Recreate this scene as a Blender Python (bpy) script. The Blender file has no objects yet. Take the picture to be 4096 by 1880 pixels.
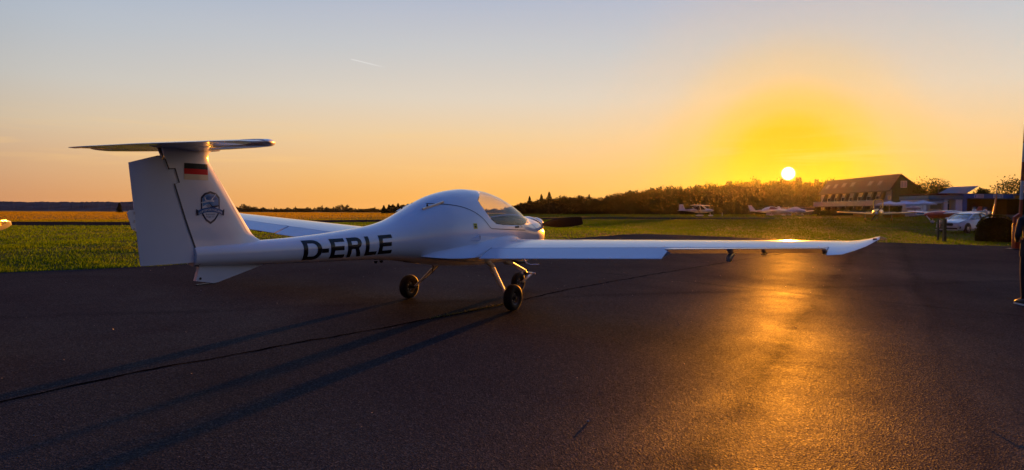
import bpy, bmesh, math, random
import numpy as np
from mathutils import Vector, Matrix, Euler
R = math.radians
scene = bpy.context.scene
C = scene.collection

# ------------------------------------------------------------------ camera
FPX, CAMH, PITCH, ROLL = 2735.23, 1.5542, 0.0331, 0.0047      # focal length in px of a 4096 px wide picture
GX, GY = -0.0179, 0.0174                                       # the apron's drainage slope
cam_d = bpy.data.cameras.new('camera'); cam_d.sensor_width = 36; cam_d.lens = FPX/4096*36
cam_d.clip_start = 0.05; cam_d.clip_end = 30000
cam_o = bpy.data.objects.new('camera', cam_d); C.objects.link(cam_o)
cam_o.matrix_world = Matrix.Translation((0, 0, CAMH)) @ Matrix.Rotation(math.pi/2-PITCH, 4, 'X') @ Matrix.Rotation(ROLL, 4, 'Z')
scene.camera = cam_o
SUN = Vector((0.37288, 0.92629, 0.05419)).normalized()
SUN_STRENGTH = 5.0
SKY_STRENGTH = 0.30

# ------------------------------------------------------------------ view settings
scene.view_settings.view_transform = 'Standard'; scene.view_settings.look = 'None'
scene.view_settings.exposure = 1.74; scene.view_settings.gamma = 1.0
scene.render.engine = 'CYCLES'
cy = scene.cycles
cy.use_denoising = True
cy.max_bounces = 8; cy.diffuse_bounces = 3; cy.glossy_bounces = 4; cy.transmission_bounces = 6
cy.transparent_max_bounces = 12; cy.volume_bounces = 0
cy.sample_clamp_indirect = 6.0; cy.caustics_reflective = False; cy.caustics_refractive = False

# ------------------------------------------------------------------ node helper
def lin(c):
    f = lambda v: v/12.92 if v <= 0.04045 else ((v+0.055)/1.055)**2.4
    return tuple(f(x/255) for x in c)
class NT:
    def __init__(s, tree): s.t = tree; s.n = tree.nodes; s.l = tree.links
    def new(s, typ, **kw):
        nd = s.n.new(typ)
        for k, v in kw.items():
            if k.startswith('i_'):
                key = k[2:]; nd.inputs[int(key) if key.isdigit() else key.replace('_', ' ')].default_value = v
            else: setattr(nd, k, v)
        return nd
    def link(s, a, b): s.l.new(a, b)
    def put(s, nd, idx, v):
        if isinstance(v, (int, float)): nd.inputs[idx].default_value = v
        elif isinstance(v, (tuple, list)): nd.inputs[idx].default_value = v
        else: s.l.new(v, nd.inputs[idx])
    def math(s, op, a, b=None, clamp=False):
        nd = s.n.new('ShaderNodeMath'); nd.operation = op; nd.use_clamp = clamp
        s.put(nd, 0, a)
        if b is not None: s.put(nd, 1, b)
        return nd.outputs[0]
    def vmath(s, op, a, b=None):
        nd = s.n.new('ShaderNodeVectorMath'); nd.operation = op
        s.put(nd, 0, a)
        if b is not None: s.put(nd, 1, b)
        return nd
    def mix(s, f, a, b, blend='MIX'):
        nd = s.n.new('ShaderNodeMix'); nd.data_type = 'RGBA'; nd.blend_type = blend
        s.put(nd, 0, f)
        s.put(nd, 6, a if not isinstance(a, tuple) else (*a[:3], 1)); s.put(nd, 7, b if not isinstance(b, tuple) else (*b[:3], 1))
        return nd.outputs[2]
    def ramp(s, f, stops, interp='LINEAR'):
        nd = s.n.new('ShaderNodeValToRGB'); cr = nd.color_ramp; cr.interpolation = interp
        while len(cr.elements) < len(stops): cr.elements.new(0.5)
        for e, (p, c) in zip(cr.elements, stops):
            e.position = p; e.color = (*c[:3], 1) if len(c) >= 3 else (c[0],)*3+(1,)
        s.put(nd, 0, f)
        return nd.outputs[0]
    def noise(s, vec, scale, detail=3, rough=.5, dist=0):
        nd = s.n.new('ShaderNodeTexNoise'); nd.inputs['Scale'].default_value = scale
        nd.inputs['Detail'].default_value = detail; nd.inputs['Roughness'].default_value = rough; nd.inputs['Distortion'].default_value = dist
        if vec is not None: s.l.new(vec, nd.inputs['Vector'])
        return nd.outputs['Fac']
    def coord(s, kind='Object', scale=None, loc=None):
        tc = s.n.new('ShaderNodeTexCoord').outputs[kind]
        if scale is None and loc is None: return tc
        mp = s.n.new('ShaderNodeMapping'); s.l.new(tc, mp.inputs[0])
        if scale: mp.inputs['Scale'].default_value = scale
        if loc: mp.inputs['Location'].default_value = loc
        return mp.outputs[0]

# ------------------------------------------------------------------ world: dusk sky
world = bpy.data.worlds.new('World'); scene.world = world; world.use_nodes = True
W = NT(world.node_tree); W.n.clear()
d = W.vmath('NORMALIZE', W.n.new('ShaderNodeTexCoord').outputs['Generated']).outputs[0]
sep = W.new('ShaderNodeSeparateXYZ'); W.link(d, sep.inputs[0])
el = W.math('DIVIDE', W.math('ARCSINE', sep.outputs[2]), math.pi/2)        # 0..1 for 0..90 deg
dh = W.vmath('NORMALIZE', W.vmath('MULTIPLY', d, (1, 1, 0)).outputs[0]).outputs[0]
SH = Vector((SUN.x, SUN.y, 0)).normalized()
caz = W.vmath('DOT_PRODUCT', dh, tuple(SH)).outputs['Value']
ang = W.math('DIVIDE', W.math('ARCCOSINE', W.math('MINIMUM', W.vmath('DOT_PRODUCT', d, tuple(SUN)).outputs['Value'], 0.9999999)), math.pi)   # 0..1 = 0..180 deg
E_ = lambda deg, c: (deg/90, lin(c))
side = W.ramp(el, [E_(0, (214, 148, 98)), E_(1.2, (214, 155, 108)), E_(3.2, (216, 172, 130)), E_(6.3, (214, 194, 166)), E_(9.3, (198, 196, 190)),
                   E_(13.3, (178, 188, 200)), E_(17.5, (160, 178, 204)), E_(30, (98, 132, 190)), E_(55, (48, 90, 166)), E_(90, (44, 88, 168))], 'LINEAR')
front = W.ramp(el, [E_(0, (252, 178, 84)), E_(1.2, (253, 184, 92)), E_(3.2, (252, 196, 118)), E_(6.3, (243, 208, 158)), E_(9.3, (226, 212, 192)),
                    E_(13.3, (202, 202, 202)), E_(17.5, (178, 186, 205)), E_(30, (140, 164, 208)), E_(55, (56, 101, 176)), E_(90, (44, 88, 168))], 'LINEAR')
back = W.ramp(el, [E_(0, (40, 46, 64)), E_(4, (46, 52, 74)), E_(10, (44, 56, 84)), E_(20, (34, 55, 98)), E_(40, (38, 72, 138)), E_(90, (44, 88, 168))], 'LINEAR')
f1 = W.new('ShaderNodeMapRange', interpolation_type='SMOOTHSTEP'); W.link(caz, f1.inputs[0]); f1.inputs[1].default_value = 0.45; f1.inputs[2].default_value = 0.97
f2 = W.new('ShaderNodeMapRange', interpolation_type='SMOOTHSTEP'); W.link(caz, f2.inputs[0]); f2.inputs[1].default_value = 0.0; f2.inputs[2].default_value = 0.62
col = W.mix(f2.outputs[0], back, side)
col = W.mix(f1.outputs[0], col, front)
# warm aureole round the sun (blue falls first, then green)
A_ = lambda deg, c: (deg/180, c)
aure = W.ramp(ang, [A_(0, (1, .46, .0)), A_(1.5, (1, .47, .0)), A_(3.5, (1, .52, 0.0)), A_(5.5, (1, .55, .0)), A_(8, (1, .56, .01)), A_(11, (.98, .55, .07)), A_(17, (.96, .57, .21)), A_(30, (.7, .6, .5))])
aw = W.ramp(ang, [A_(0, (1, 1, 1)), A_(3.5, (.97, .97, .97)), A_(5.5, (.72, .72, .72)), A_(8.0, (.38, .38, .38)), A_(12, (.12, .12, .12)), A_(18, (0, 0, 0))], 'EASE')
col = W.mix(aw, col, aure)
# thin high streaks of cloud low in the sky
cv = W.vmath('MULTIPLY', d, (1.0, 1.0, 14.0)).outputs[0]
cn = W.noise(cv, 5.0, 5, .55, .6)
cmask = W.ramp(el, [(0, (0, 0, 0)), (2.6/90, (0, 0, 0)), (4.4/90, (1, 1, 1)), (5.6/90, (.5, .5, .5)), (7.5/90, (0, 0, 0))])
cf = W.ramp(cn, [(0.0, (0, 0, 0)), (.50, (0, 0, 0)), (.70, (1, 1, 1))])
cf = W.math('MULTIPLY', W.math('MULTIPLY', cf, cmask), .5)
col = W.mix(cf, col, lin((255, 205, 130)))
cn2 = W.noise(W.vmath('MULTIPLY', d, (1.0, 1.0, 5.0)).outputs[0], 2.2, 4, .5, .3)
col = W.mix(W.math('MULTIPLY', W.ramp(cn2, [(.35, (0, 0, 0)), (.7, (1, 1, 1))]), .05), col, lin((240, 215, 195)))
# a short contrail: a sliver of a great circle
def pix_dir(px, py):
    a, b = px-2048, py-940; cr, sr = math.cos(ROLL), math.sin(ROLL)
    u = cr*a+sr*b; w = -sr*a+cr*b
    v = (u/FPX, 1.0, -w/FPX)
    return Vector((v[0], math.cos(PITCH)*v[1]+math.sin(PITCH)*v[2], -math.sin(PITCH)*v[1]+math.cos(PITCH)*v[2]))
ca, cb = pix_dir(1402, 236).normalized(), pix_dir(1545, 271).normalized()
cnrm = ca.cross(cb).normalized(); cdir = (cb-ca).normalized()
dist = W.math('ABSOLUTE', W.vmath('DOT_PRODUCT', d, tuple(cnrm)).outputs['Value'])
along = W.math('DIVIDE', W.math('SUBTRACT', W.vmath('DOT_PRODUCT', d, tuple(cdir)).outputs['Value'], ca.dot(cdir)), (cb-ca).length)
wdt = W.math('ADD', W.math('MULTIPLY', along, .0007), .0006)
cl = W.math('SUBTRACT', 1.0, W.math('DIVIDE', dist, wdt), clamp=True)
cl = W.math('MULTIPLY', cl, W.ramp(along, [(0, (0, 0, 0)), (.03, (1, 1, 1)), (.6, (.6, .6, .6)), (1, (0, 0, 0))]))
cl = W.math('MULTIPLY', cl, W.math('GREATER_THAN', caz, 0.2))
col = W.mix(W.math('MULTIPLY', cl, .8), col, (.95, .93, .9))
# the sun's disc
disc = W.new('ShaderNodeMapRange'); W.link(ang, disc.inputs[0]); disc.inputs[1].default_value = 0.58/180; disc.inputs[2].default_value = 0.24/180; disc.interpolation_type = 'SMOOTHERSTEP'
disc.inputs[3].default_value = 0; disc.inputs[4].default_value = 1
dcol = W.mix(disc.outputs[0], col, (9.0, 8.0, 6.5))
bg = W.new('ShaderNodeBackground'); bg.inputs[1].default_value = SKY_STRENGTH; W.link(dcol, bg.inputs[0])
wo = W.new('ShaderNodeOutputWorld'); W.link(bg.outputs[0], wo.inputs[0])

# ------------------------------------------------------------------ sun
sd = bpy.data.lights.new('sun', 'SUN'); sd.energy = SUN_STRENGTH; sd.angle = R(0.8); sd.color = (1.0, .32, .018)
so = bpy.data.objects.new('sun', sd); C.objects.link(so)
so.rotation_euler = (-SUN).to_track_quat('-Z', 'Y').to_euler()

# ------------------------------------------------------------------ materials
MATS = {}
def pbr(name, color, rough=.5, metal=0., spec=.5, coat=0., noise_amt=0., noise_scale=5., bump=0., bump_scale=40., trans=0., emit=None, emit_s=0., alpha=1.):
    if name in MATS: return MATS[name]
    m = bpy.data.materials.new(name); m.use_nodes = True; T = NT(m.node_tree); b = T.n['Principled BSDF']
    b.inputs['Roughness'].default_value = rough; b.inputs['Metallic'].default_value = metal
    b.inputs['Specular IOR Level'].default_value = spec; b.inputs['Coat Weight'].default_value = coat
    b.inputs['Coat Roughness'].default_value = .04
    co = None
    if noise_amt:
        co = T.coord('Object')
        nz = T.noise(co, noise_scale, 5, .6)
        a = tuple(max(0, x*(1-noise_amt)) for x in color); bb = tuple(min(1, x*(1+noise_amt)) for x in color)
        T.link(T.ramp(nz, [(.3, a), (.7, bb)]), b.inputs['Base Color'])
        rr = T.new('ShaderNodeMapRange'); T.link(nz, rr.inputs[0]); rr.inputs[3].default_value = max(0, rough-.06); rr.inputs[4].default_value = min(1, rough+.08)
        T.link(rr.outputs[0], b.inputs['Roughness'])
    else: b.inputs['Base Color'].default_value = (*color, 1)
    if bump:
        bn = T.new('ShaderNodeBump'); bn.inputs['Strength'].default_value = bump; bn.inputs['Distance'].default_value = .01
        T.link(T.noise(T.coord('Object'), bump_scale, 6, .6), bn.inputs['Height']); T.link(bn.outputs[0], b.inputs['Normal'])
    if trans: b.inputs['Transmission Weight'].default_value = trans
    if emit: b.inputs['Emission Color'].default_value = (*emit, 1); b.inputs['Emission Strength'].default_value = emit_s
    if alpha < 1: b.inputs['Alpha'].default_value = alpha
    MATS[name] = m
    return m
white_paint = pbr('white_gelcoat', (.74, .77, .81), .22, coat=.6, noise_amt=.035, noise_scale=1.7)
plane_white = pbr('plane_white', (.78, .78, .78), .3, coat=.3, noise_amt=.05, noise_scale=1.2)
black_vinyl = pbr('black_vinyl', (.006, .006, .008), .22, spec=.3)
seam_dark = pbr('seam_dark', (.02, .02, .025), .6)
rubber = pbr('tyre_rubber', (.009, .009, .010), .7, spec=.25, noise_amt=.25, noise_scale=30, bump=.3, bump_scale=90)
alu = pbr('aluminium', (.55, .55, .56), .32, metal=.9, noise_amt=.08, noise_scale=20)
dark_metal = pbr('dark_metal', (.06, .06, .065), .45, metal=.6)
cream_paint = pbr('cream_gear_fairing', (.62, .58, .52), .4)
prop_mat = pbr('propeller_brown', (.024, .016, .013), .5, spec=.25)
flag_black = pbr('flag_black', (.008, .010, .010), .35, spec=.2); flag_red = pbr('flag_red', (.60, .008, .010), .35, spec=.2); flag_gold = pbr('flag_pale_gold', (.72, .60, .40), .25, coat=.5)
emblem_navy = pbr('emblem_navy', (.008, .022, .07), .25, coat=.4); emblem_blue = pbr('emblem_blue', (.03, .13, .36), .25, coat=.4)
emblem_sky = pbr('emblem_sky', (.10, .28, .55), .25, coat=.4); emblem_white = pbr('emblem_white', (.75, .77, .8), .25, coat=.4); emblem_grey = pbr('emblem_grey', (.35, .38, .45), .25, coat=.4)
sticker_y = pbr('sticker_yellow', (.75, .62, .02), .4)
cockpit_dark = pbr('cockpit_dark', (.035, .022, .016), .7); seat_brown = pbr('seat_leather', (.16, .06, .03), .55); seat_red = pbr('seat_red', (.35, .03, .02), .6)
def glass_mat(name, tint=(.9, .93, .95), rough=0., spec=.5, a=.12):
    if name in MATS: return MATS[name]
    m = bpy.data.materials.new(name); m.use_nodes = True; T = NT(m.node_tree); T.n.clear()
    tr = T.new('ShaderNodeBsdfTransparent'); tr.inputs[0].default_value = (*tint, 1)
    gl = T.new('ShaderNodeBsdfGlossy'); gl.inputs['Roughness'].default_value = .02+rough; gl.inputs[0].default_value = (1, 1, 1, 1)
    df = T.new('ShaderNodeBsdfDiffuse'); df.inputs[0].default_value = (.8, .8, .8, 1)
    m1 = T.new('ShaderNodeMixShader'); m1.inputs[0].default_value = a*.5; T.link(tr.outputs[0], m1.inputs[1]); T.link(df.outputs[0], m1.inputs[2])
    ge = T.new('ShaderNodeNewGeometry'); dt = T.math('ABSOLUTE', T.vmath('DOT_PRODUCT', ge.outputs['Normal'], ge.outputs['Incoming']).outputs['Value'])
    fr = T.math('ADD', T.math('MULTIPLY', T.math('POWER', T.math('SUBTRACT', 1.0, dt, clamp=True), 5.0), .96), .04)
    m2 = T.new('ShaderNodeMixShader'); T.link(fr, m2.inputs[0]); T.link(m1.outputs[0], m2.inputs[1]); T.link(gl.outputs[0], m2.inputs[2])
    o = T.new('ShaderNodeOutputMaterial'); T.link(m2.outputs[0], o.inputs[0]); MATS[name] = m
    return m
canopy_glass = glass_mat('canopy_glass', (.90, .88, .86), a=.06)
dull_glass = glass_mat('dull_glass', (.6, .62, .64), rough=.05, a=.25)

# ------------------------------------------------------------------ object helpers
def tagd(o, label=None, cat=None, group=None, kind=None):
    if label: o['label'] = label
    if cat: o['category'] = cat
    if group: o['group'] = group
    if kind: o['kind'] = kind
    return o
def empty(name, loc=(0, 0, 0), rz=0., label=None, cat=None, group=None):
    o = bpy.data.objects.new(name, None); o.empty_display_size = .2; C.objects.link(o)
    o.location = loc; o.rotation_euler = (0, 0, rz)
    return tagd(o, label, cat, group)
OFFS = Vector((0, 0, 0))
def mk(name, verts, faces, mat, parent=None, smooth=False, angle=35, mats=None, fm=None):
    me = bpy.data.meshes.new(name)
    vs = np.asarray(verts, dtype=float).reshape(-1, 3)+np.array(OFFS)
    me.from_pydata(vs.tolist(), [], [list(f) for f in faces])
    if mats:
        for mm in mats: me.materials.append(mm)
        if fm is not None: me.polygons.foreach_set('material_index', fm)
    elif mat: me.materials.append(mat)
    me.update()
    if smooth:
        me.polygons.foreach_set('use_smooth', [True]*len(me.polygons))
        if angle: me.set_sharp_from_angle(angle=R(angle))
    o = bpy.data.objects.new(name, me); C.objects.link(o); o.parent = parent
    return o
class B:
    """collects simple shapes; .build() makes one mesh"""
    def __init__(s): s.v = []; s.f = []
    def add(s, v, f):
        n = len(s.v); s.v += [tuple(p) for p in v]; s.f += [tuple(i+n for i in q) for q in f]; return s
    def box(s, x0, x1, y0, y1, z0, z1, M=None):
        v = [(x, y, z) for x in (x0, x1) for y in (y0, y1) for z in (z0, z1)]
        if M is not None: v = [M @ Vector(p) for p in v]
        return s.add(v, [(0, 1, 3, 2), (4, 6, 7, 5), (0, 4, 5, 1), (2, 3, 7, 6), (0, 2, 6, 4), (1, 5, 7, 3)])
    def bar(s, a, b, w, h=None, up=(0, 0, 1), w2=None, h2=None):
        a, b = Vector(a), Vector(b); h = h or w; w2 = w2 or w; h2 = h2 or h
        d = (b-a).normalized(); x = d.cross(Vector(up));
        if x.length < 1e-4: x = d.cross(Vector((1, 0, 0)))
        x.normalize(); y = x.cross(d)
        v = [p+x*i*ww/2+y*j*hh/2 for p, ww, hh in ((a, w, h), (b, w2, h2)) for i, j in ((-1, -1), (1, -1), (1, 1), (-1, 1))]
        return s.add(v, [(0, 3, 2, 1), (4, 5, 6, 7), (0, 1, 5, 4), (1, 2, 6, 5), (2, 3, 7, 6), (3, 0, 4, 7)])
    def tube(s, pts, rad, n=10, cap=True):
        pts = [Vector(p) for p in pts]; rs = rad if isinstance(rad, (list, tuple)) else [rad]*len(pts)
        base = len(s.v); x = None
        for i, p in enumerate(pts):
            d = (pts[min(i+1, len(pts)-1)]-pts[max(i-1, 0)]).normalized()
            if x is None: x = d.orthogonal().normalized()
            else: x = (x-d*x.dot(d)).normalized()
            y = d.cross(x)
            for k in range(n):
                a = 2*math.pi*k/n; s.v.append(tuple(p+(x*math.cos(a)+y*math.sin(a))*rs[i]))
        for i in range(len(pts)-1):
            for k in range(n):
                k2 = (k+1) % n; s.f.append((base+i*n+k, base+i*n+k2, base+(i+1)*n+k2, base+(i+1)*n+k))
        if cap:
            s.f.append(tuple(base+k for k in reversed(range(n)))); s.f.append(tuple(base+(len(pts)-1)*n+k for k in range(n)))
        return s
    def lathe(s, prof, c=(0, 0, 0), axis='Y', n=32, M=None):
        """prof: (radius, along) pairs"""
        base = len(s.v)
        for r, t in prof:
            for k in range(n):
                a = 2*math.pi*k/n; u, w = r*math.cos(a), r*math.sin(a)
                p = {'Y': (u, t, w), 'Z': (u, w, t), 'X': (t, u, w)}[axis]
                p = Vector(p)+Vector(c)
                if M is not None: p = M @ p
                s.v.append(tuple(p))
        for i in range(len(prof)-1):
            for k in range(n):
                k2 = (k+1) % n; s.f.append((base+i*n+k, base+(i+1)*n+k, base+(i+1)*n+k2, base+i*n+k2))
        return s
    def prism(s, poly, a, b, axis='Y'):
        """2-D polygon extruded from a to b along an axis"""
        n = len(poly); P = {'Y': lambda u, w, t: (u, t, w), 'X': lambda u, w, t: (t, u, w), 'Z': lambda u, w, t: (u, w, t)}[axis]
        v = [P(u, w, a) for u, w in poly]+[P(u, w, b) for u, w in poly]
        f = [tuple(range(n)), tuple(reversed(range(n, 2*n)))]+[(i, i+n, (i+1) % n+n, (i+1) % n) for i in range(n)]
        return s.add(v, f)
    def build(s, name, mat, parent=None, smooth=False, angle=35, recalc=True):
        o = mk(name, s.v, s.f, mat, parent, False)
        if recalc:
            bm = bmesh.new(); bm.from_mesh(o.data); bmesh.ops.recalc_face_normals(bm, faces=bm.faces[:]); bm.to_mesh(o.data); bm.free()
        if smooth:
            o.data.polygons.foreach_set('use_smooth', [True]*len(o.data.polygons))
            if angle: o.data.set_sharp_from_angle(angle=R(angle))
        return o
def bevel(o, w=.01, seg=2, ang=40):
    bm = bmesh.new(); bm.from_mesh(o.data)
    ed = [e for e in bm.edges if len(e.link_faces) == 2 and e.calc_face_angle(0) > R(ang)]
    bmesh.ops.bevel(bm, geom=ed, offset=w, segments=seg, profile=.5, affect='EDGES', clamp_overlap=True)
    bm.to_mesh(o.data); bm.free()
    o.data.polygons.foreach_set('use_smooth', [True]*len(o.data.polygons)); o.data.set_sharp_from_angle(angle=R(50))
    return o
def hermite(tab, x):
    """smooth (monotone) interpolation of a table [(x, v)]"""
    t = sorted(tab); X = np.array([a for a, _ in t], float); Y = np.array([b for _, b in t], float)
    h = np.diff(X); dl = np.diff(Y)/h; m = np.zeros_like(X)
    for i in range(1, len(X)-1):
        if dl[i-1]*dl[i] > 0:
            w1, w2 = 2*h[i]+h[i-1], h[i]+2*h[i-1]; m[i] = (w1+w2)/(w1/dl[i-1]+w2/dl[i])
    m[0], m[-1] = dl[0], dl[-1]
    x = np.clip(np.asarray(x, float), X[0], X[-1]); k = np.clip(np.searchsorted(X, x)-1, 0, len(X)-2)
    u = (x-X[k])/h[k]
    return (2*u**3-3*u**2+1)*Y[k]+(u**3-2*u**2+u)*h[k]*m[k]+(-2*u**3+3*u**2)*Y[k+1]+(u**3-u**2)*h[k]*m[k+1]
def loft(rings, close=True, cap0=True, cap1=True):
    """rings: array (n, m, 3)"""
    rings = np.asarray(rings); n, m, _ = rings.shape; v = rings.reshape(-1, 3); f = []
    for i in range(n-1):
        for k in range(m if close else m-1):
            k2 = (k+1) % m; f.append((i*m+k, i*m+k2, (i+1)*m+k2, (i+1)*m+k))
    if cap0: f.append(tuple(range(m-1, -1, -1)))
    if cap1: f.append(tuple((n-1)*m+k for k in range(m)))
    return v.tolist(), f

# ------------------------------------------------------------------ terrain
def sstep(t): t = np.clip(t, 0, 1); return t*t*(3-2*t)
def ground_z(x, y):
    x = np.asarray(x, float); y = np.asarray(y, float)
    D = np.hypot(x, y); az = x/np.maximum(np.abs(y), 3.0); az = np.where(y > 0, az, np.sign(x)*2)
    z0 = np.interp(az, [-.75, 0, .5, .7], [.36, .48, .25, .06])
    z1 = np.interp(az, [-.75, -.2, .27, .55, .75], [.35, .6, .9, 1.35, 1.45])
    far = z0+(z1-z0)*sstep((D-45)/75)
    near = np.clip(GX*x+GY*y, -1, 1.2)
    d0 = np.interp(az, [-.75, 0, .75], [15, 34, 33]); s = sstep((D-d0)/16)
    return near*(1-s)+far*s
def gz(x, y): return float(ground_z(x, y))
CAMP = Vector((0, 0, CAMH))
def gp(px, py):
    """ground point seen at a photo pixel"""
    dr = pix_dir(px, py); t = 2.0
    while t < 3000:
        p = CAMP+dr*t
        if p.z <= gz(p.x, p.y): break
        t *= 1.004
    return Vector((p.x, p.y, gz(p.x, p.y)))
def at(px, D, py=None):
    """point at depth D (metres along the view) under pixel column px; with py also at that height"""
    dr = pix_dir(px, py if py is not None else 850); p = CAMP+dr*(D/dr.y)
    return Vector((p.x, p.y, gz(p.x, p.y) if py is None else p.z))

def grass_material():
    m = bpy.data.materials.new('grass_ground'); m.use_nodes = True; T = NT(m.node_tree); b = T.n['Principled BSDF']
    co = T.coord('Object')
    n1 = T.noise(T.coord('Object', scale=(1, 3.2, 1)), .16, 6, .6, .5); n2 = T.noise(co, 1.4, 5, .65); n3 = T.noise(co, 14, 4, .7)
    c1 = T.ramp(n1, [(.30, (.030, .048, .006)), (.5, (.050, .066, .008)), (.68, (.095, .088, .012))])
    c2 = T.ramp(n2, [(.3, (.026, .042, .006)), (.7, (.080, .086, .014))])
    c = T.mix(.5, c1, c2)
    c = T.mix(T.math('MULTIPLY', T.ramp(n3, [(.45, (0, 0, 0)), (.75, (1, 1, 1))]), .5), c, (.115, .11, .028))
    # the drier strip beyond the runway
    sp = T.new('ShaderNodeSeparateXYZ'); T.link(co, sp.inputs[0])
    r = T.math('SQRT', T.math('ADD', T.math('POWER', sp.outputs[0], 2.0), T.math('POWER', sp.outputs[1], 2.0)))
    mr = T.new('ShaderNodeMapRange'); T.link(r, mr.inputs[0]); mr.inputs[1].default_value = 62; mr.inputs[2].default_value = 120
    dryn = T.noise(T.coord('Object', scale=(.3, 2.4, 1)), .05, 5, .6)
    dry = T.ramp(dryn, [(.3, (.11, .095, .006)), (.7, (.17, .12, .012))])
    c = T.mix(T.math('MULTIPLY', mr.outputs[0], .75), c, dry)
    T.link(c, b.inputs['Base Color']); b.inputs['Roughness'].default_value = .9; b.inputs['Specular IOR Level'].default_value = .1
    b.inputs['Sheen Weight'].default_value = .0; b.inputs['Sheen Roughness'].default_value = .6; b.inputs['Sheen Tint'].default_value = (.8, .75, .3, 1)
    bn = T.new('ShaderNodeBump'); bn.inputs['Strength'].default_value = .9; bn.inputs['Distance'].default_value = .12
    h = T.math('ADD', T.math('MULTIPLY', n3, .6), T.noise(co, 4.5, 4, .7))
    T.link(h, bn.inputs['Height']); T.link(bn.outputs[0], b.inputs['Normal'])
    return m
grass_mat = grass_material()
def build_ground():
    nr, na = 190, 240
    rs = np.concatenate([[0.0], np.geomspace(1.5, 6000, nr)]); th = np.linspace(0, 2*np.pi, na, endpoint=False)
    # finer in front
    th = np.concatenate([np.linspace(R(40), R(140), 200), np.linspace(R(140), R(400), 100)[1:-1]])
    na = len(th)
    X = rs[1:, None]*np.cos(th); Y = rs[1:, None]*np.sin(th); Z = ground_z(X, Y)
    apr = np.hypot(X, Y) < 40
    Z = Z-np.where(in_apron(X, Y), .05, 0)
    v = np.stack([X, Y, Z], -1).reshape(-1, 3).tolist(); v.append((0, 0, -.05)); c0 = len(v)-1; f = []
    for k in range(na): f.append((c0, k, (k+1) % na))
    for i in range(len(rs)-2):
        for k in range(na):
            k2 = (k+1) % na; f.append((i*na+k, (i+1)*na+k, (i+1)*na+k2, i*na+k2))
    o = mk('grass_field', v, f, grass_mat, smooth=True, angle=None)
    tagd(o, 'mown green and straw-coloured grass airfield', kind='structure')
# apron outline from ground points of the photograph
apron_pts = [(-60, -33), (-60, -11.5), (-9.43, 12.57), (-7.66, 14.06), (0.61, 24.5), (2.69, 29.0), (5.6, 33.6), (6.7, 34.6), (8.2, 34.4), (10.44, 33.3), (13.36, 31.9),
             (18.03, 31.3), (22.7, 30.7), (34, 29.4), (60, 26), (60, -33)]
def in_poly(X, Y, P):
    X = np.asarray(X, float); Y = np.asarray(Y, float); ins = np.zeros(X.shape, bool); n = len(P)
    for i in range(n):
        x1, y1 = P[i]; x2, y2 = P[(i+1) % n]
        cnd = ((y1 > Y) != (y2 > Y)) & (X < (x2-x1)*(Y-y1)/((y2-y1) if y2 != y1 else 1e-9)+x1)
        ins ^= cnd
    return ins
def in_apron(X, Y):
    r = in_poly(X, Y, apron_pts)
    for dx, dy in ((.5, 0), (-.5, 0), (0, .5), (0, -.5)): r = r & in_poly(X+dx, Y+dy, apron_pts)
    return r
build_ground()

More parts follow.
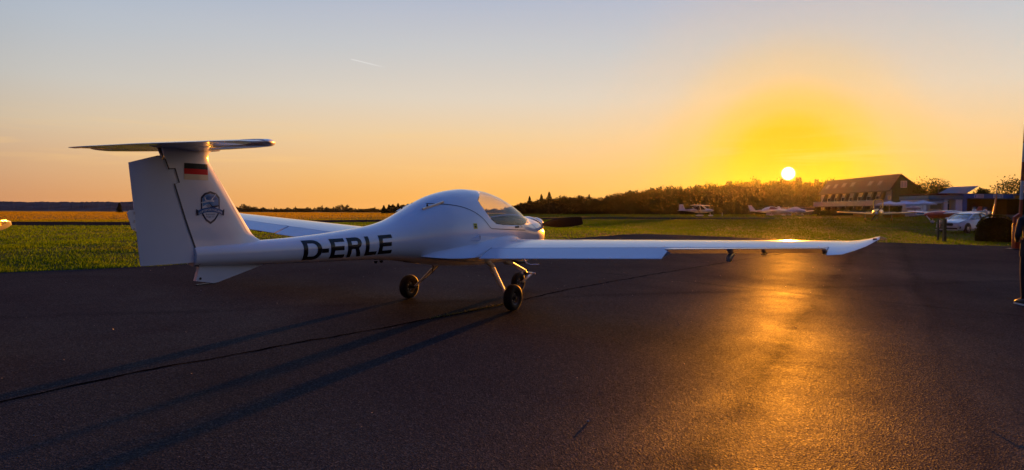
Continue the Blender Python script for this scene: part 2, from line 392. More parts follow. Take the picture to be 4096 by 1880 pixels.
def asphalt_material():
    m = bpy.data.materials.new('asphalt'); m.use_nodes = True; T = NT(m.node_tree); T.n.clear()
    co = T.coord('Object')
    big = T.noise(co, .22, 5, .6, .8); mid = T.noise(co, 1.1, 6, .65, .4); fine = T.noise(co, 55, 4, .7)
    vo = T.new('ShaderNodeTexVoronoi'); vo.inputs['Scale'].default_value = 85; T.link(co, vo.inputs['Vector'])
    vc = T.new('ShaderNodeSeparateColor'); T.link(vo.outputs['Color'], vc.inputs[0])
    c = T.ramp(mid, [(.3, (.006, .008, .012)), (.7, (.010, .012, .017))])
    c = T.mix(T.math('MULTIPLY', T.ramp(big, [(.35, (0, 0, 0)), (.65, (1, 1, 1))]), .5), c, (.015, .017, .022))
    st = T.ramp(vc.outputs[0], [(0, (.35, .35, .35)), (.6, (.9, .9, .9)), (.93, (1.3, 1.3, 1.3)), (1, (3.2, 3.0, 2.9))])
    c = T.mix(1.0, c, st, 'MULTIPLY')
    df = T.new('ShaderNodeBsdfDiffuse'); T.link(c, df.inputs[0])
    rr = T.math('ADD', T.ramp(mid, [(.25, (.43, .43, .43)), (.5, (.47, .47, .47)), (.75, (.51, .51, .51))]), T.ramp(big, [(.35, (0, 0, 0)), (.6, (.05, .05, .05))]))
    g1 = T.new('ShaderNodeBsdfGlossy'); T.link(rr, g1.inputs['Roughness']); g1.inputs[0].default_value = (1, 1, 1, 1)
    g2 = T.new('ShaderNodeBsdfGlossy'); g2.inputs['Roughness'].default_value = .72; g2.inputs[0].default_value = (1, 1, 1, 1)
    gm = T.new('ShaderNodeMixShader'); gm.inputs[0].default_value = .1; T.link(g1.outputs[0], gm.inputs[1]); T.link(g2.outputs[0], gm.inputs[2])
    fac = T.math('MULTIPLY', T.ramp(mid, [(.25, (.035, .035, .035)), (.75, (.024, .024, .024))]), T.ramp(big, [(.32, (1.3, 1.3, 1.3)), (.68, (.68, .68, .68))]))
    fac = T.math('MULTIPLY', fac, T.ramp(vc.outputs[1], [(0, (.55, .55, .55)), (.55, (.9, .9, .9)), (.85, (1.1, 1.1, 1.1)), (1, (1.8, 1.8, 1.8))]))
    # old tyre tracks and scuffs polished or dulled into the surface
    sp = T.new('ShaderNodeSeparateXYZ'); T.link(co, sp.inputs[0]); wob = T.math('MULTIPLY', T.math('SUBTRACT', T.noise(co, .35, 3, .5), .5), .5); wear = T.noise(T.coord('Object', scale=(.8, .8, 1)), 1.3, 5, .7)
    for ax, ay, bx, by, w_, k_ in TRACKS:
        L = math.hypot(bx-ax, by-ay); nx, ny = -(by-ay)/L, (bx-ax)/L; c0 = -(nx*ax+ny*ay)
        ds = T.math('ADD', T.math('ADD', T.math('MULTIPLY', sp.outputs[0], nx), T.math('MULTIPLY', sp.outputs[1], ny)), c0)
        ds = T.math('ABSOLUTE', T.math('ADD', ds, wob)); t_ = T.math('SUBTRACT', 1.0, T.math('DIVIDE', ds, w_), clamp=True)
        t_ = T.math('MULTIPLY', T.math('MULTIPLY', t_, T.ramp(wear, [(.35, (.1, .1, .1)), (.6, (1, 1, 1))])), k_)
        fac = T.math('MULTIPLY', fac, T.math('SUBTRACT', 1.0, t_))
    sh = T.new('ShaderNodeMixShader'); T.link(fac, sh.inputs[0]); T.link(df.outputs[0], sh.inputs[1]); T.link(gm.outputs[0], sh.inputs[2])
    mo = T.new('ShaderNodeOutputMaterial'); T.link(sh.outputs[0], mo.inputs[0])
    h = T.math('ADD', T.math('MULTIPLY', vo.outputs['Distance'], .9), T.math('MULTIPLY', fine, .7))
    h = T.math('ADD', h, T.math('MULTIPLY', T.noise(co, 9, 4, .6), 1.2))
    bn = T.new('ShaderNodeBump'); bn.inputs['Strength'].default_value = .62; bn.inputs['Distance'].default_value = .006
    T.link(h, bn.inputs['Height'])
    bn2 = T.new('ShaderNodeBump'); bn2.inputs['Strength'].default_value = .25; bn2.inputs['Distance'].default_value = .01
    T.link(mid, bn2.inputs['Height']); T.link(bn.outputs[0], bn2.inputs['Normal'])
    for q in (g1, g2): T.link(bn2.outputs[0], q.inputs['Normal'])
    return m
def tr(p0, p1, w, k, off=0.):
    a, b = gp(*p0), gp(*p1); n = Vector((-(b-a).y, (b-a).x, 0)).normalized()*off; return (a.x+n.x, a.y+n.y, b.x+n.x, b.y+n.y, w, k)
TRACKS = [tr((3350, 1110), (3010, 1560), .28, .55), tr((3350, 1110), (3010, 1560), .22, .4, 1.5), tr((2850, 1140), (3700, 1230), .12, .4), tr((700, 1250), (2300, 1190), .25, .35), tr((3600, 1120), (3900, 1700), .3, -.35)]
asphalt = asphalt_material()
def sheet(name, pts, mat, dz, label, cuts=0):
    bm = bmesh.new(); vs = [bm.verts.new((x, y, 0)) for x, y in pts]; bm.faces.new(vs)
    xs = [p[0] for p in pts]; ys = [p[1] for p in pts]
    for k in np.arange(min(xs)+cuts, max(xs), cuts) if cuts else []:
        bmesh.ops.bisect_plane(bm, geom=bm.verts[:]+bm.edges[:]+bm.faces[:], plane_co=(k, 0, 0), plane_no=(1, 0, 0))
    for k in np.arange(min(ys)+cuts, max(ys), cuts) if cuts else []:
        bmesh.ops.bisect_plane(bm, geom=bm.verts[:]+bm.edges[:]+bm.faces[:], plane_co=(0, k, 0), plane_no=(0, 1, 0))
    for v in bm.verts: v.co.z = gz(v.co.x, v.co.y)+dz
    bmesh.ops.recalc_face_normals(bm, faces=bm.faces[:])
    me = bpy.data.meshes.new(name); bm.to_mesh(me); bm.free(); me.materials.append(mat)
    if me.polygons[0].normal.z < 0: me.flip_normals()
    o = bpy.data.objects.new(name, me); C.objects.link(o); return tagd(o, label, kind='structure')
def rough_edge(pts, step=.35, amp=.05, seed=3):
    rnd = random.Random(seed); out = []
    for i in range(len(pts)):
        a, b = Vector((*pts[i], 0)), Vector((*pts[(i+1) % len(pts)], 0)); n = max(1, int((b-a).length/step)) if (a.y > 8 and b.y > 8 and abs(a.x) < 40) else 1
        nr = (b-a).normalized().cross(Vector((0, 0, 1)))
        for k in range(n):
            p = a+(b-a)*k/n+(nr*rnd.uniform(-amp, amp) if n > 1 else Vector()); out.append((p.x, p.y))
    return out
sheet('asphalt_apron', rough_edge(apron_pts), asphalt, .012, 'dark worn asphalt apron', 2.0)
# the runway strip across the field
rw = [gp(*p) for p in ((-150, 903), (520, 903), (1100, 894), (1500, 889), (2400, 875), (3100, 875.5))]; rf = [gp(*p) for p in ((3100, 871.5), (2400, 870), (1500, 880), (1100, 884), (520, 889.5), (-150, 887))]
rwp = [(p.x, p.y) for p in rw+rf]
asphalt_rw = pbr('runway_asphalt', (.020, .022, .028), 1.0, spec=0, noise_amt=.2, noise_scale=.6)
sheet('runway', rwp, asphalt_rw, .03, 'dark asphalt runway crossing the grass', 4.0)

# ------------------------------------------------------------------ the main aircraft
OFFS = Vector((2.45, 0, 0))
psi = .53925058
def plane_frame(tx, ty, psi, slope=True, z=None):
    n = Vector((-GX, -GY, 1)).normalized() if slope else Vector((0, 0, 1))
    F = Vector((math.sin(psi), math.cos(psi), 0)); F = (F-n*F.dot(n)).normalized(); L = n.cross(F)
    M = Matrix((F, L, n)).transposed().to_4x4(); M.translation = Vector((tx, ty, (GX*tx+GY*ty+.012) if z is None else z)); return M
root = empty('light_aircraft', label='white two-seat T-tail light aircraft marked D-ERLE standing on the asphalt apron', cat='aircraft')
root.matrix_world = plane_frame(-.84721657, 9.91965231, psi)
ZT = [(-.05, 1.0), (-.16, 1.11), (-.3, 1.195), (-.5, 1.262), (-.75, 1.30), (-.93, 1.325), (-1.02, 1.36), (-1.2, 1.46), (-1.45, 1.565), (-1.7, 1.64), (-2.0, 1.683), (-2.3, 1.69), (-2.6, 1.665), (-2.95, 1.60),
      (-3.3, 1.485), (-3.6, 1.365), (-3.9, 1.262), (-4.2, 1.20), (-4.5, 1.165), (-5.0, 1.12), (-5.5, 1.09), (-6.0, 1.075), (-6.62, 1.06)]
ZB = [(-.05, .88), (-.16, .80), (-.3, .72), (-.5, .64), (-.8, .585), (-1.1, .565), (-1.8, .555), (-2.3, .565), (-2.8, .60), (-3.3, .66), (-3.9, .745), (-4.4, .785), (-5.0, .80), (-5.6, .82), (-6.62, .865)]
HW = [(-.05, .12), (-.16, .22), (-.3, .32), (-.5, .405), (-.8, .465), (-1.1, .50), (-1.5, .54), (-2.0, .565), (-2.5, .56), (-3.0, .50), (-3.5, .39), (-4.0, .29), (-4.5, .235), (-5.0, .20), (-5.5, .17), (-6.0, .14), (-6.62, .085)]
ZW = [(-.05, .95), (-.5, .97), (-1.0, .985), (-2.0, 1.02), (-3.0, 1.04), (-4.0, 1.0), (-5.0, .97), (-6.62, .965)]
EU = [(-.05, 2.0), (-.5, 2.3), (-1.0, 2.3), (-2.0, 2.1), (-3.0, 2.0), (-6.6, 2.0)]
def ring(x, m=96):
    zt, zb, hw, zw, eu = (float(hermite(t, x)) for t in (ZT, ZB, HW, ZW, EU)); el_ = 2.5
    t = np.linspace(0, 2*np.pi, m, endpoint=False)-np.pi/2; c, s = np.cos(t), np.sin(t)
    e = np.where(s > 0, eu, el_)
    y = hw*np.sign(c)*np.abs(c)**(2/e); z = zw+np.where(s > 0, zt-zw, zw-zb)*np.sign(s)*np.abs(s)**(2/e)
    return np.stack([np.full(m, x), y, z], -1)
def side_pt(x, s, sd=-1, off=.0):
    """point on the body at station x, s = arc length up (+) or down (-) from the widest line; sd -1 = right side"""
    zt, zb, hw, zw, eu = (float(hermite(t, x)) for t in (ZT, ZB, HW, ZW, EU))
    a = np.linspace(0, np.pi/2, 60); e = eu if s >= 0 else 2.5; H = (zt-zw) if s >= 0 else (zw-zb)
    y = hw*np.cos(a)**(2/e); z = H*np.sin(a)**(2/e); L = np.concatenate([[0], np.cumsum(np.hypot(np.diff(y), np.diff(z)))])
    yy = np.interp(abs(s), L, y); zz = np.interp(abs(s), L, z)
    ny, nz = yy**(e-1)/hw**e, zz**(e-1)/H**e; q = math.hypot(ny, nz) or 1
    return (x, sd*(yy+off*ny/q), zw+(1 if s >= 0 else -1)*(zz+off*nz/q))
def side_z(x, z, sd=-1, off=0.):
    """same, addressed by height"""
    zt, zb, hw, zw, eu = (float(hermite(t, x)) for t in (ZT, ZB, HW, ZW, EU))
    e = eu if z >= zw else 2.5; H = (zt-zw) if z >= zw else (zw-zb); q = min(.9999, abs(z-zw)/H); yy = hw*(1-q**e)**(1/e)
    ny, nz = yy**(e-1)/hw**e, (q*H)**(e-1)/H**e; l = math.hypot(ny, nz) or 1
    return (x, sd*(yy+off*ny/l), z+(1 if z >= zw else -1)*off*nz/l)
xs = sorted(set(np.round(np.concatenate([np.linspace(-.05, -1.0, 34), np.linspace(-1.0, -3.0, 50), np.linspace(-3.0, -6.62, 60)]), 4)), reverse=True)
v, f = loft([ring(x) for x in xs])
bm = bmesh.new()
bv = [bm.verts.new(p) for p in v]
for q in f: bm.faces.new([bv[i] for i in q])
# glazed area, a convex outline seen from the side
GL = [(-.78, 1.335), (-1.0, 1.255), (-1.25, 1.185), (-1.45, 1.165), (-2.02, 1.185), (-2.20, 1.205), (-2.30, 1.26), (-2.38, 1.36), (-2.43, 1.47), (-2.42, 1.53), (-2.32, 1.58), (-1.93, 1.72)]
cutz = [(Vector((a[0], 0, a[1])), Vector((b[0], 0, b[1]))) for a, b in zip(GL[:-1], GL[1:])]
for a, b in cutz:
    nrm = (b-a).cross(Vector((0, 1, 0))).normalized(); lo, hi = min(a.x, b.x)-.05, max(a.x, b.x)+.05; zl = min(a.z, b.z)-.05; zh = max(a.z, b.z)+.05
    fs = [q for q in bm.faces if any(lo < vv.co.x < hi and zl < vv.co.z < zh for vv in q.verts)]
    es = list({e for q in fs for e in q.edges}); vs = list({vv for q in fs for vv in q.verts})
    bmesh.ops.bisect_plane(bm, geom=vs+es+fs, plane_co=a, plane_no=nrm)
def in_glass(x, z):
    P = GL+[(-1.9, 1.75), (-.7, 1.75)]
    return bool(in_poly(np.array(x), np.array(z), P))
gl_faces = [q for q in bm.faces if in_glass(q.calc_center_median().x, q.calc_center_median().z)]
bm2 = bmesh.new(); mp = {}
for q in gl_faces:
    vs = []
    for vv in q.verts:
        if vv not in mp: mp[vv] = bm2.verts.new(vv.co)
        vs.append(mp[vv])
    bm2.faces.new(vs)
bmesh.ops.delete(bm, geom=gl_faces, context='FACES')
for nm, b_, mt in (('fuselage', bm, white_paint), ('canopy', bm2, canopy_glass)):
    bmesh.ops.recalc_face_normals(b_, faces=b_.faces[:])
    if nm == 'fuselage':      # the shell is open where the glass is: make sure normals point out
        q = min(b_.faces, key=lambda q: abs(q.calc_center_median().x+5)+abs(q.calc_center_median().z-.97)+(1 if q.calc_center_median().y > 0 else 0))
        if q.normal.y > 0: bmesh.ops.reverse_faces(b_, faces=b_.faces[:])
    me = bpy.data.meshes.new(nm); b_.transform(Matrix.Translation(OFFS)); b_.to_mesh(me); me.materials.append(mt)
    me.polygons.foreach_set('use_smooth', [True]*len(me.polygons))
    if nm == 'fuselage': me.set_sharp_from_angle(angle=R(50))
    o = bpy.data.objects.new(nm, me); C.objects.link(o); o.parent = root
    if nm == 'fuselage':
        fus = o; sm = o.modifiers.new('wall', 'SOLIDIFY'); sm.thickness = .02; sm.offset = -1; sm.use_even_offset = False; o.data.materials.append(cockpit_dark); sm.material_offset = 1
    else: canopy = o
def ribbon(name, pts, w, mat, parent, off=.0025, sd=-1):
    """narrow strip lying on the body; pts (x, z) in side view"""
    out = []
    P = [Vector((a, 0, b)) for a, b in pts]; Q = []
    for a, b in zip(P[:-1], P[1:]):
        n = max(1, int((b-a).length/.04)); Q += [a+(b-a)*k/n for k in range(n)]
    Q.append(P[-1])
    for i, p in enumerate(Q):
        t = (Q[min(i+1, len(Q)-1)]-Q[max(i-1, 0)]).normalized(); nn = Vector((-t.z, 0, t.x))
        for s_ in (-1, 1):
            q = p+nn*s_*w/2; out.append(side_z(q.x, q.z, sd, off))
    return mk(name, out, [(2*i, 2*i+1, 2*i+3, 2*i+2) for i in range(len(Q)-1)], mat, parent)
# canopy joint line, both sides; and the painted frame edge round the glass
SEAM = [(-3.28, 1.475), (-3.1, 1.47), (-2.9, 1.45), (-2.72, 1.40), (-2.58, 1.33), (-2.47, 1.25), (-2.38, 1.165), (-2.33, 1.135), (-2.2, 1.128), (-1.3, 1.085)]
_st = np.concatenate([[0], np.cumsum([math.hypot(b[0]-a[0], b[1]-a[1]) for a, b in zip(SEAM[:-1], SEAM[1:])])]); _tt = np.linspace(0, _st[-1], 60)
SEAM = list(zip(hermite([(t, p[0]) for t, p in zip(_st, SEAM)], _tt), hermite([(t, p[1]) for t, p in zip(_st, SEAM)], _tt)))
for sd_ in (-1, 1):
    ribbon('canopy_seam', SEAM, .009, seam_dark, fus, sd=sd_)
    ribbon('glass_edge_trim', [(x, z) for x, z in GL[1:-1]], .006, seam_dark, canopy, .002, sd_)
    ribbon('cowling_seam', [(-.98, 1.19), (-.86, 1.12), (-.80, 1.06), (-.55, 1.03), (-.42, 1.02)], .006, seam_dark, fus, sd=sd_)
    ribbon('cowling_seam', [(-.42, 1.02), (-.45, .9), (-.47, .78), (-.47, .68)], .007, seam_dark, fus, sd=sd_)
# over-the-top canopy joint
tp = [(-3.28, y) for y in np.linspace(-.16, .16, 9)]
# registration letters, each piece a grid of quads mapped onto the body side
class Flat:
    """2-D quads (u, w) kept small enough to wrap on the body"""
    def __init__(s): s.q = []
    def strip(s, P, Q):      # two polylines of equal length
        for a, b, c_, d_ in zip(P[:-1], P[1:], Q[1:], Q[:-1]): s.q.append((a, b, c_, d_))
        return s
    def bar(s, a, b): return s.strip(a, b)
    def rect(s, u0, u1, w0, w1): return s.strip([(u0, w0), (u0, w1)], [(u1, w0), (u1, w1)])
def letter(ch, wd, h, t):
    F = Flat()
    def bowl(w0, w1, u0, u1):
        A = np.linspace(math.pi/2, -math.pi/2, 15); ry = (w1-w0)/2; c0 = (w0+w1)/2; rx = min(ry*1.05, (u1-u0)*.62); uc = u1-rx
        outer = [(u0, w1)]+[(uc+rx*math.cos(a), c0+ry*math.sin(a)) for a in A]+[(u0, w0)]
        inner = [(u0, w1-t*.82)]+[(uc+(rx-t)*math.cos(a), c0+(ry-t*.82)*math.sin(a)) for a in A]+[(u0, w0+t*.82)]
        F.strip(outer, inner)
    if ch == 'D': F.rect(0, t, 0, h); bowl(0, h, t, wd)
    if ch == '-': F.rect(0, wd, h*.33, h*.33+t*.8)
    if ch == 'E':
        F.rect(0, t, 0, h)
        for w0 in (0, h/2-t*.4, h-t*.82): F.rect(t, wd*(.94 if 0 < w0 < h*.6 else 1), w0, w0+t*.82)
    if ch == 'L': F.rect(0, t, 0, h); F.rect(t, wd, 0, t*.82)
    if ch == 'R':
        F.rect(0, t, 0, h); bowl(h*.42, h, t, wd*.97)
        F.strip([(wd*.50, h*.47), (wd*.72, 0)], [(wd*.50+t*.95, h*.47), (wd*.72+t*1.05, 0)])
    return F.q
def subdiv(q, n=4):
    a, b, c_, d_ = [np.array(p, float) for p in q]; out = []
    nu = max(1, int(np.ceil(max(np.linalg.norm(d_-a), np.linalg.norm(c_-b))/.03))); nw = max(1, int(np.ceil(max(np.linalg.norm(b-a), np.linalg.norm(c_-d_))/.02)))
    P = lambda s, t: (a*(1-t)+b*t)*(1-s)+(d_*(1-t)+c_*t)*s
    for i in range(nu):
        for j in range(nw): out.append([P(i/nu, j/nw), P(i/nu, (j+1)/nw), P((i+1)/nu, (j+1)/nw), P((i+1)/nu, j/nw)])
    return out
reg_z0 = [(-5.45, -.125), (-4.1, -.135)]
def put_letters(sd):
    # (glyph, start, width) along the body, tail to nose on the right side
    for ch, x0, wd in (('D', -5.43, .245), ('-', -5.185, .095), ('E', -5.06, .205), ('R', -4.815, .215), ('L', -4.545, .18), ('E', -4.335, .21)):
        V = []; Fc = []
        for q in letter(ch, wd, .24, .058):
            for qq in subdiv(q):
                n = len(V)
                for u, w in qq:
                    x = x0+u if sd < 0 else -9.7-(x0+u)
                    s0 = np.interp(x, [a for a, _ in reg_z0], [b for _, b in reg_z0])
                    V.append(side_pt(x, s0+w, sd, .0022))
                Fc.append((n, n+1, n+2, n+3))
        mk('registration_letter', V, Fc, black_vinyl, fus, smooth=True, angle=None)
put_letters(-1); put_letters(1)

# --- wings
AF = [(1.0, 0.0), (.95, .10), (.85, .235), (.72, .40), (.58, .52), (.45, .58), (.33, .60), (.22, .57), (.13, .49), (.07, .385), (.03, .27), (.01, .16), (0, 0)]
def airfoil(le, te, y, th, z_le, z_te, camber=.02, lo=.62, n=None):
    """ring of points; th = full thickness in metres"""
    up = [(c_, t_) for c_, t_ in AF]; dn = [(c_, t_) for c_, t_ in reversed(AF)][1:-1]; P = []
    for c_, t_ in up: P.append((le+(te-le)*c_, y, z_le+(z_te-z_le)*c_+t_*th*1.0+camber*4*c_*(1-c_)*.5))
    for c_, t_ in dn: P.append((le+(te-le)*c_, y, z_le+(z_te-z_le)*c_-t_*th*lo+camber*4*c_*(1-c_)*.5))
    return P
def zle(y): return .885+.049*abs(y)
def zte(y): return .75+.062*abs(y)
def wing(sd):
    secs = []
    # body fillet first, then the straight panel
    tab = [(.20, -1.30, -3.64, .50, .93, .80), (.40, -1.36, -3.56, .33, .925, .79), (.48, -1.42, -3.46, .28, .92, .78), (.54, -1.48, -3.34, .24, .918, .77), (.59, -1.54, -3.22, .21, .917, .765), (.65, -1.60, -3.12, .185, .917, .765), (.72, -1.66, -3.03, .165, .918, .772), (.80, -1.70, -2.96, .150, .922, .785)]
    for y, a, b, t, z1, z2 in tab: secs.append(airfoil(a, b, sd*y, t, z1, z2))
    for y in (1.0, 1.5, 2.2, 3.0, 3.8, 4.5, 5.0):
        k = (y-.75)/4.25; a = -1.73-.19*k; secs.append(airfoil(a, -2.93, sd*y, .135-.035*k, zle(y), zte(y)))
    # upswept tip
    for y, a, b, t, z1, z2 in ((5.12, -1.95, -2.92, .088, 1.140, 1.075), (5.22, -2.02, -2.84, .070, 1.162, 1.112), (5.32, -2.12, -2.73, .050, 1.193, 1.158), (5.39, -2.24, -2.60, .034, 1.222, 1.205), (5.425, -2.34, -2.51, .018, 1.235, 1.226)):
        secs.append(airfoil(a, b, sd*y, t, z1, z2))
    v, f = loft(secs)
    bm = bmesh.new(); bv = [bm.verts.new(p) for p in v]
    for q in f: bm.faces.new([bv[i] for i in q])
    # cut out flap and aileron bays behind the hinge line, then close them with a spar face and end ribs
    yi, yo, xh = .74, 4.97, -2.63
    for co, no in (((xh, 0, 0), (1, 0, 0)), ((0, sd*yi, 0), (0, 1, 0)), ((0, sd*yo, 0), (0, 1, 0))):
        bmesh.ops.bisect_plane(bm, geom=bm.verts[:]+bm.edges[:]+bm.faces[:], plane_co=co, plane_no=no)
    kill = [q for q in bm.faces if q.calc_center_median().x < xh and yi < abs(q.calc_center_median().y) < yo and len(q.verts) < 12]
    bmesh.ops.delete(bm, geom=kill, context='FACES')
    bmesh.ops.remove_doubles(bm, verts=bm.verts[:], dist=1e-5)
    bnd = [e for e in bm.edges if e.is_boundary and all(abs(vv.co.x-xh) < 1e-4 for vv in e.verts)]
    vs = {vv for e in bnd for vv in e.verts}; cols = {}
    for vv in vs: cols.setdefault(round(abs(vv.co.y), 3), []).append(vv)
    ks = sorted(k for k in cols if len(cols[k]) >= 2)
    for k0, k1 in zip(ks[:-1], ks[1:]):
        a, b = sorted(cols[k0], key=lambda q: q.co.z), sorted(cols[k1], key=lambda q: q.co.z)
        try: bm.faces.new((a[0], a[-1], b[-1], b[0]))
        except ValueError: pass
    for yy in (yi, yo):
        rb = [vv for vv in bm.verts if abs(abs(vv.co.y)-yy) < 1e-4 and vv.co.x < xh+1e-4]
        c0 = sum((vv.co for vv in rb), Vector())/len(rb); rb.sort(key=lambda q: math.atan2((q.co.z-c0.z)*8, q.co.x-c0.x))
        try: bm.faces.new(rb)
        except ValueError: pass
    bmesh.ops.recalc_face_normals(bm, faces=bm.faces[:]); bm.transform(Matrix.Translation(OFFS))
    me = bpy.data.meshes.new('wing'); bm.to_mesh(me); bm.free(); me.materials.append(white_paint)
    me.polygons.foreach_set('use_smooth', [True]*len(me.polygons)); me.set_sharp_from_angle(angle=R(42))
    w = bpy.data.objects.new('wing', me); C.objects.link(w); w.parent = root
    def surface(name, y0, y1, defl, chord_end=-2.93, skew=0., par=w):
        secs = []
        for y, k in ((y0, 0), (y0+(y1-y0)*.5, .5), (y1, 1)):
            zt_, zb_ = None, None
            # wing thickness at the hinge line
            kk = (y-.75)/4.25; a = -1.73-.19*max(kk, 0); c_ = (-2.64-a)/(-2.93-a); th = .135-.035*max(kk, 0)
            t_ = np.interp(1-c_, [0, .05, .15, .28], [0, .10, .235, .40])*th; zc = zle(y)+(zte(y)-zle(y))*c_+.02*2*c_*(1-c_)
            hx, L = -2.642, .29
            P = [(0, t_*1.0), (-L*.5, t_*.55), (-L, .004), (-L, -.003), (-L*.5, -t_*.35), (0, -t_*.62), (.012, 0)]
            cd, sn = math.cos(defl), math.sin(defl); ring_ = []
            for u, w_ in P:
                u2 = u*cd+w_*sn*1.0; w2 = w_*cd+u*sn
                ring_.append((hx+u2-(skew*(1-k) if u < -.05 else 0), sd*y, zc+w2+ (zte(y)-zc)/(.29)*(-u)*1.0))
            secs.append(ring_)
        v, f = loft(secs); return mk(name, v, f, white_paint, par, smooth=True, angle=25)
    surface('flap', .745, 3.255, R(8), skew=0)
    surface('aileron', 3.285, 4.965, R(-13.5 if sd < 0 else 6))
    # hinge brackets under the wing
    for y, s_ in ((1.45, .8), (3.95, 1.0), (4.32, .25), (4.93, .2)):
        z = zte(y)+.01; b_ = B().prism([(-2.30, z+.0), (-2.66, z-.01), (-2.74, z-.045*s_), (-2.70, z-.095*s_), (-2.655, z-.105*s_), (-2.52, z-.04*s_)], sd*(y-.022), sd*(y+.022))
        br = bevel(b_.build('hinge_bracket', white_paint, w), .006, 1)
        if s_ >= .8:
            B().lathe([(.0, -.03), (.013, -.03), (.013, .03), (0, .03)], (-2.675, sd*y, z-.08*s_), 'Y', 10).build('bolt', dark_metal, w)
    # lamp on the wing tip
    nl = B().lathe([(0, .0), (.016, .005), (.022, .02), (.022, .05), (.016, .075), (.006, .088), (0, .09)], (0, 0, 0), 'X', 14,
                   Matrix.Translation((-2.47, sd*5.40, 1.222)) @ Matrix.Rotation(sd*math.pi/2*.86, 4, 'Z') @ Matrix.Rotation(-.1, 4, 'Y')).build('navigation_light', glass_mat('lamp_glass', (.95, .9, .5) , a=.4), w, True)
    B().box(-2.54, -2.40, sd*5.385-.018, sd*5.385+.018, 1.195, 1.235).build('light_housing', dark_metal, w)
    return w
wing_r = wing(-1); wing_l = wing(1)
# fuel cap, walkway blister and step on the right wing root
B().lathe([(0, .004), (.04, .004), (.045, 0)], (-2.15, -.80, .995), 'Z', 20).build('fuel_cap', white_paint, wing_r, True)
# pitot/stall strip, drain masts
for x, y in ((-2.95, 0), (-2.55, .1)): B().bar((x, y, .62), (x-.02, y, .50 if x < -2.7 else .58), .02, .012, w2=.01, h2=.008).build('antenna', dark_metal, fus)
for x in (-4.05, -4.15): B().lathe([(0, -.02), (.02, -.012), (.025, .01)], (x, -.03, .745), 'Z', 10).build('drain', dark_metal, fus)
B().box(-3.95, -3.93, -.02, .02, .70, .75)

# --- tail
def foil_ring(x0, x1, z, th, y=0, n=9, zz=None):
    """symmetric vertical section, leading edge x0 (forward) to x1"""
    ts = [1, .9, .75, .55, .35, .2, .1, .04, 0]; hh = [.03, .13, .30, .5, .5, .42, .31, .2, 0]
    zf = (lambda c_: z) if zz is None else (lambda c_: z+(zz-z)*c_)
    P = [(x0+(x1-x0)*c_, y+h_*th, zf(c_)) for c_, h_ in zip(ts, hh)]+[(x0+(x1-x0)*c_, y-h_*th, zf(c_)) for c_, h_ in list(zip(ts, hh))[::-1][1:]]
    return P
# fin: (z, leading edge x, hinge x)
fin_tab = [(.90, -5.45, -6.572), (1.02, -5.72, -6.607), (1.08, -5.85, -6.628), (1.13, -5.935, -6.645), (1.20, -5.99, -6.669), (1.32, -6.075, -6.709), (1.56, -6.245, -6.789), (1.75, -6.375, -6.845), (1.87, -6.445, -6.90), (1.93, -6.43, -6.92), (1.965, -6.38, -6.93)]
def fin_section(z, le, hx, th):
    ts = [1, .97, .7, .45, .28, .16, .08, .03, 0]; hh = [.36, .36, .44, .5, .48, .40, .29, .18, 0]
    return [(le+(hx-le)*c_, h_*th, z) for c_, h_ in zip(ts, hh)]+[(le+(hx-le)*c_, -h_*th, z) for c_, h_ in list(zip(ts, hh))[::-1][1:]]
th_fin = lambda z: float(np.interp(z, [.9, 1.1, 1.3, 1.85, 1.96], [.17, .12, .095, .085, .12]))
zz = np.unique(np.concatenate([np.linspace(.90, 1.30, 14), np.linspace(1.3, 1.965, 16)]))
v, f = loft([fin_section(z, float(hermite([(a, b) for a, b, _ in fin_tab], z)), float(np.interp(z, [a for a, _, _ in fin_tab], [c_ for _, _, c_ in fin_tab])), th_fin(z)) for z in zz])
fin = mk('fin', v, f, white_paint, root, smooth=True, angle=40)
# rudder with horn balance notch; outline in side view
rud = [(-6.576, .905), (-7.10, .900), (-7.2, 1.79), (-6.925, 1.868), (-6.919, 1.835), (-6.896, 1.836), (-6.864, 1.752), (-6.805, 1.76), (-6.764, 1.636), (-6.81, 1.623), (-6.706, 1.308), (-6.594, .98)]
def slab(outline, thf, name, mat, parent, bev=.004):
    """outline (x, z) turned into a body whose half thickness varies with x, z"""
    bm = bmesh.new(); vs = [bm.verts.new((x, 0, z)) for x, z in outline]; bm.faces.new(vs)
    for k in np.arange(min(p[0] for p in outline)+.06, max(p[0] for p in outline), .06): bmesh.ops.bisect_plane(bm, geom=bm.verts[:]+bm.edges[:]+bm.faces[:], plane_co=(k, 0, 0), plane_no=(1, 0, 0))
    for k in np.arange(min(p[1] for p in outline)+.12, max(p[1] for p in outline), .12): bmesh.ops.bisect_plane(bm, geom=bm.verts[:]+bm.edges[:]+bm.faces[:], plane_co=(0, 0, k), plane_no=(0, 0, 1))
    r = bmesh.ops.duplicate(bm, geom=bm.faces[:]); other = [g for g in r['geom'] if isinstance(g, bmesh.types.BMFace)]
    vmap = r['vert_map']; ov = {g for g in r['geom'] if isinstance(g, bmesh.types.BMVert)}
    base = [vv for vv in bm.verts if vv not in ov]; be = [e for e in bm.edges if e.is_boundary and e.verts[0] not in ov]
    quads = [(e.verts[0], e.verts[1], vmap[e.verts[1]], vmap[e.verts[0]]) for e in be]
    for q in quads: bm.faces.new(q)
    for vv in bm.verts: vv.co.y = (1 if vv in ov else -1)*thf(vv.co.x, vv.co.z)
    bmesh.ops.recalc_face_normals(bm, faces=bm.faces[:]); bm.transform(Matrix.Translation(OFFS))
    me = bpy.data.meshes.new(name); bm.to_mesh(me); bm.free(); me.materials.append(mat)
    me.polygons.foreach_set('use_smooth', [True]*len(me.polygons)); me.set_sharp_from_angle(angle=R(40))
    o = bpy.data.objects.new(name, me); C.objects.link(o); o.parent = parent; return o
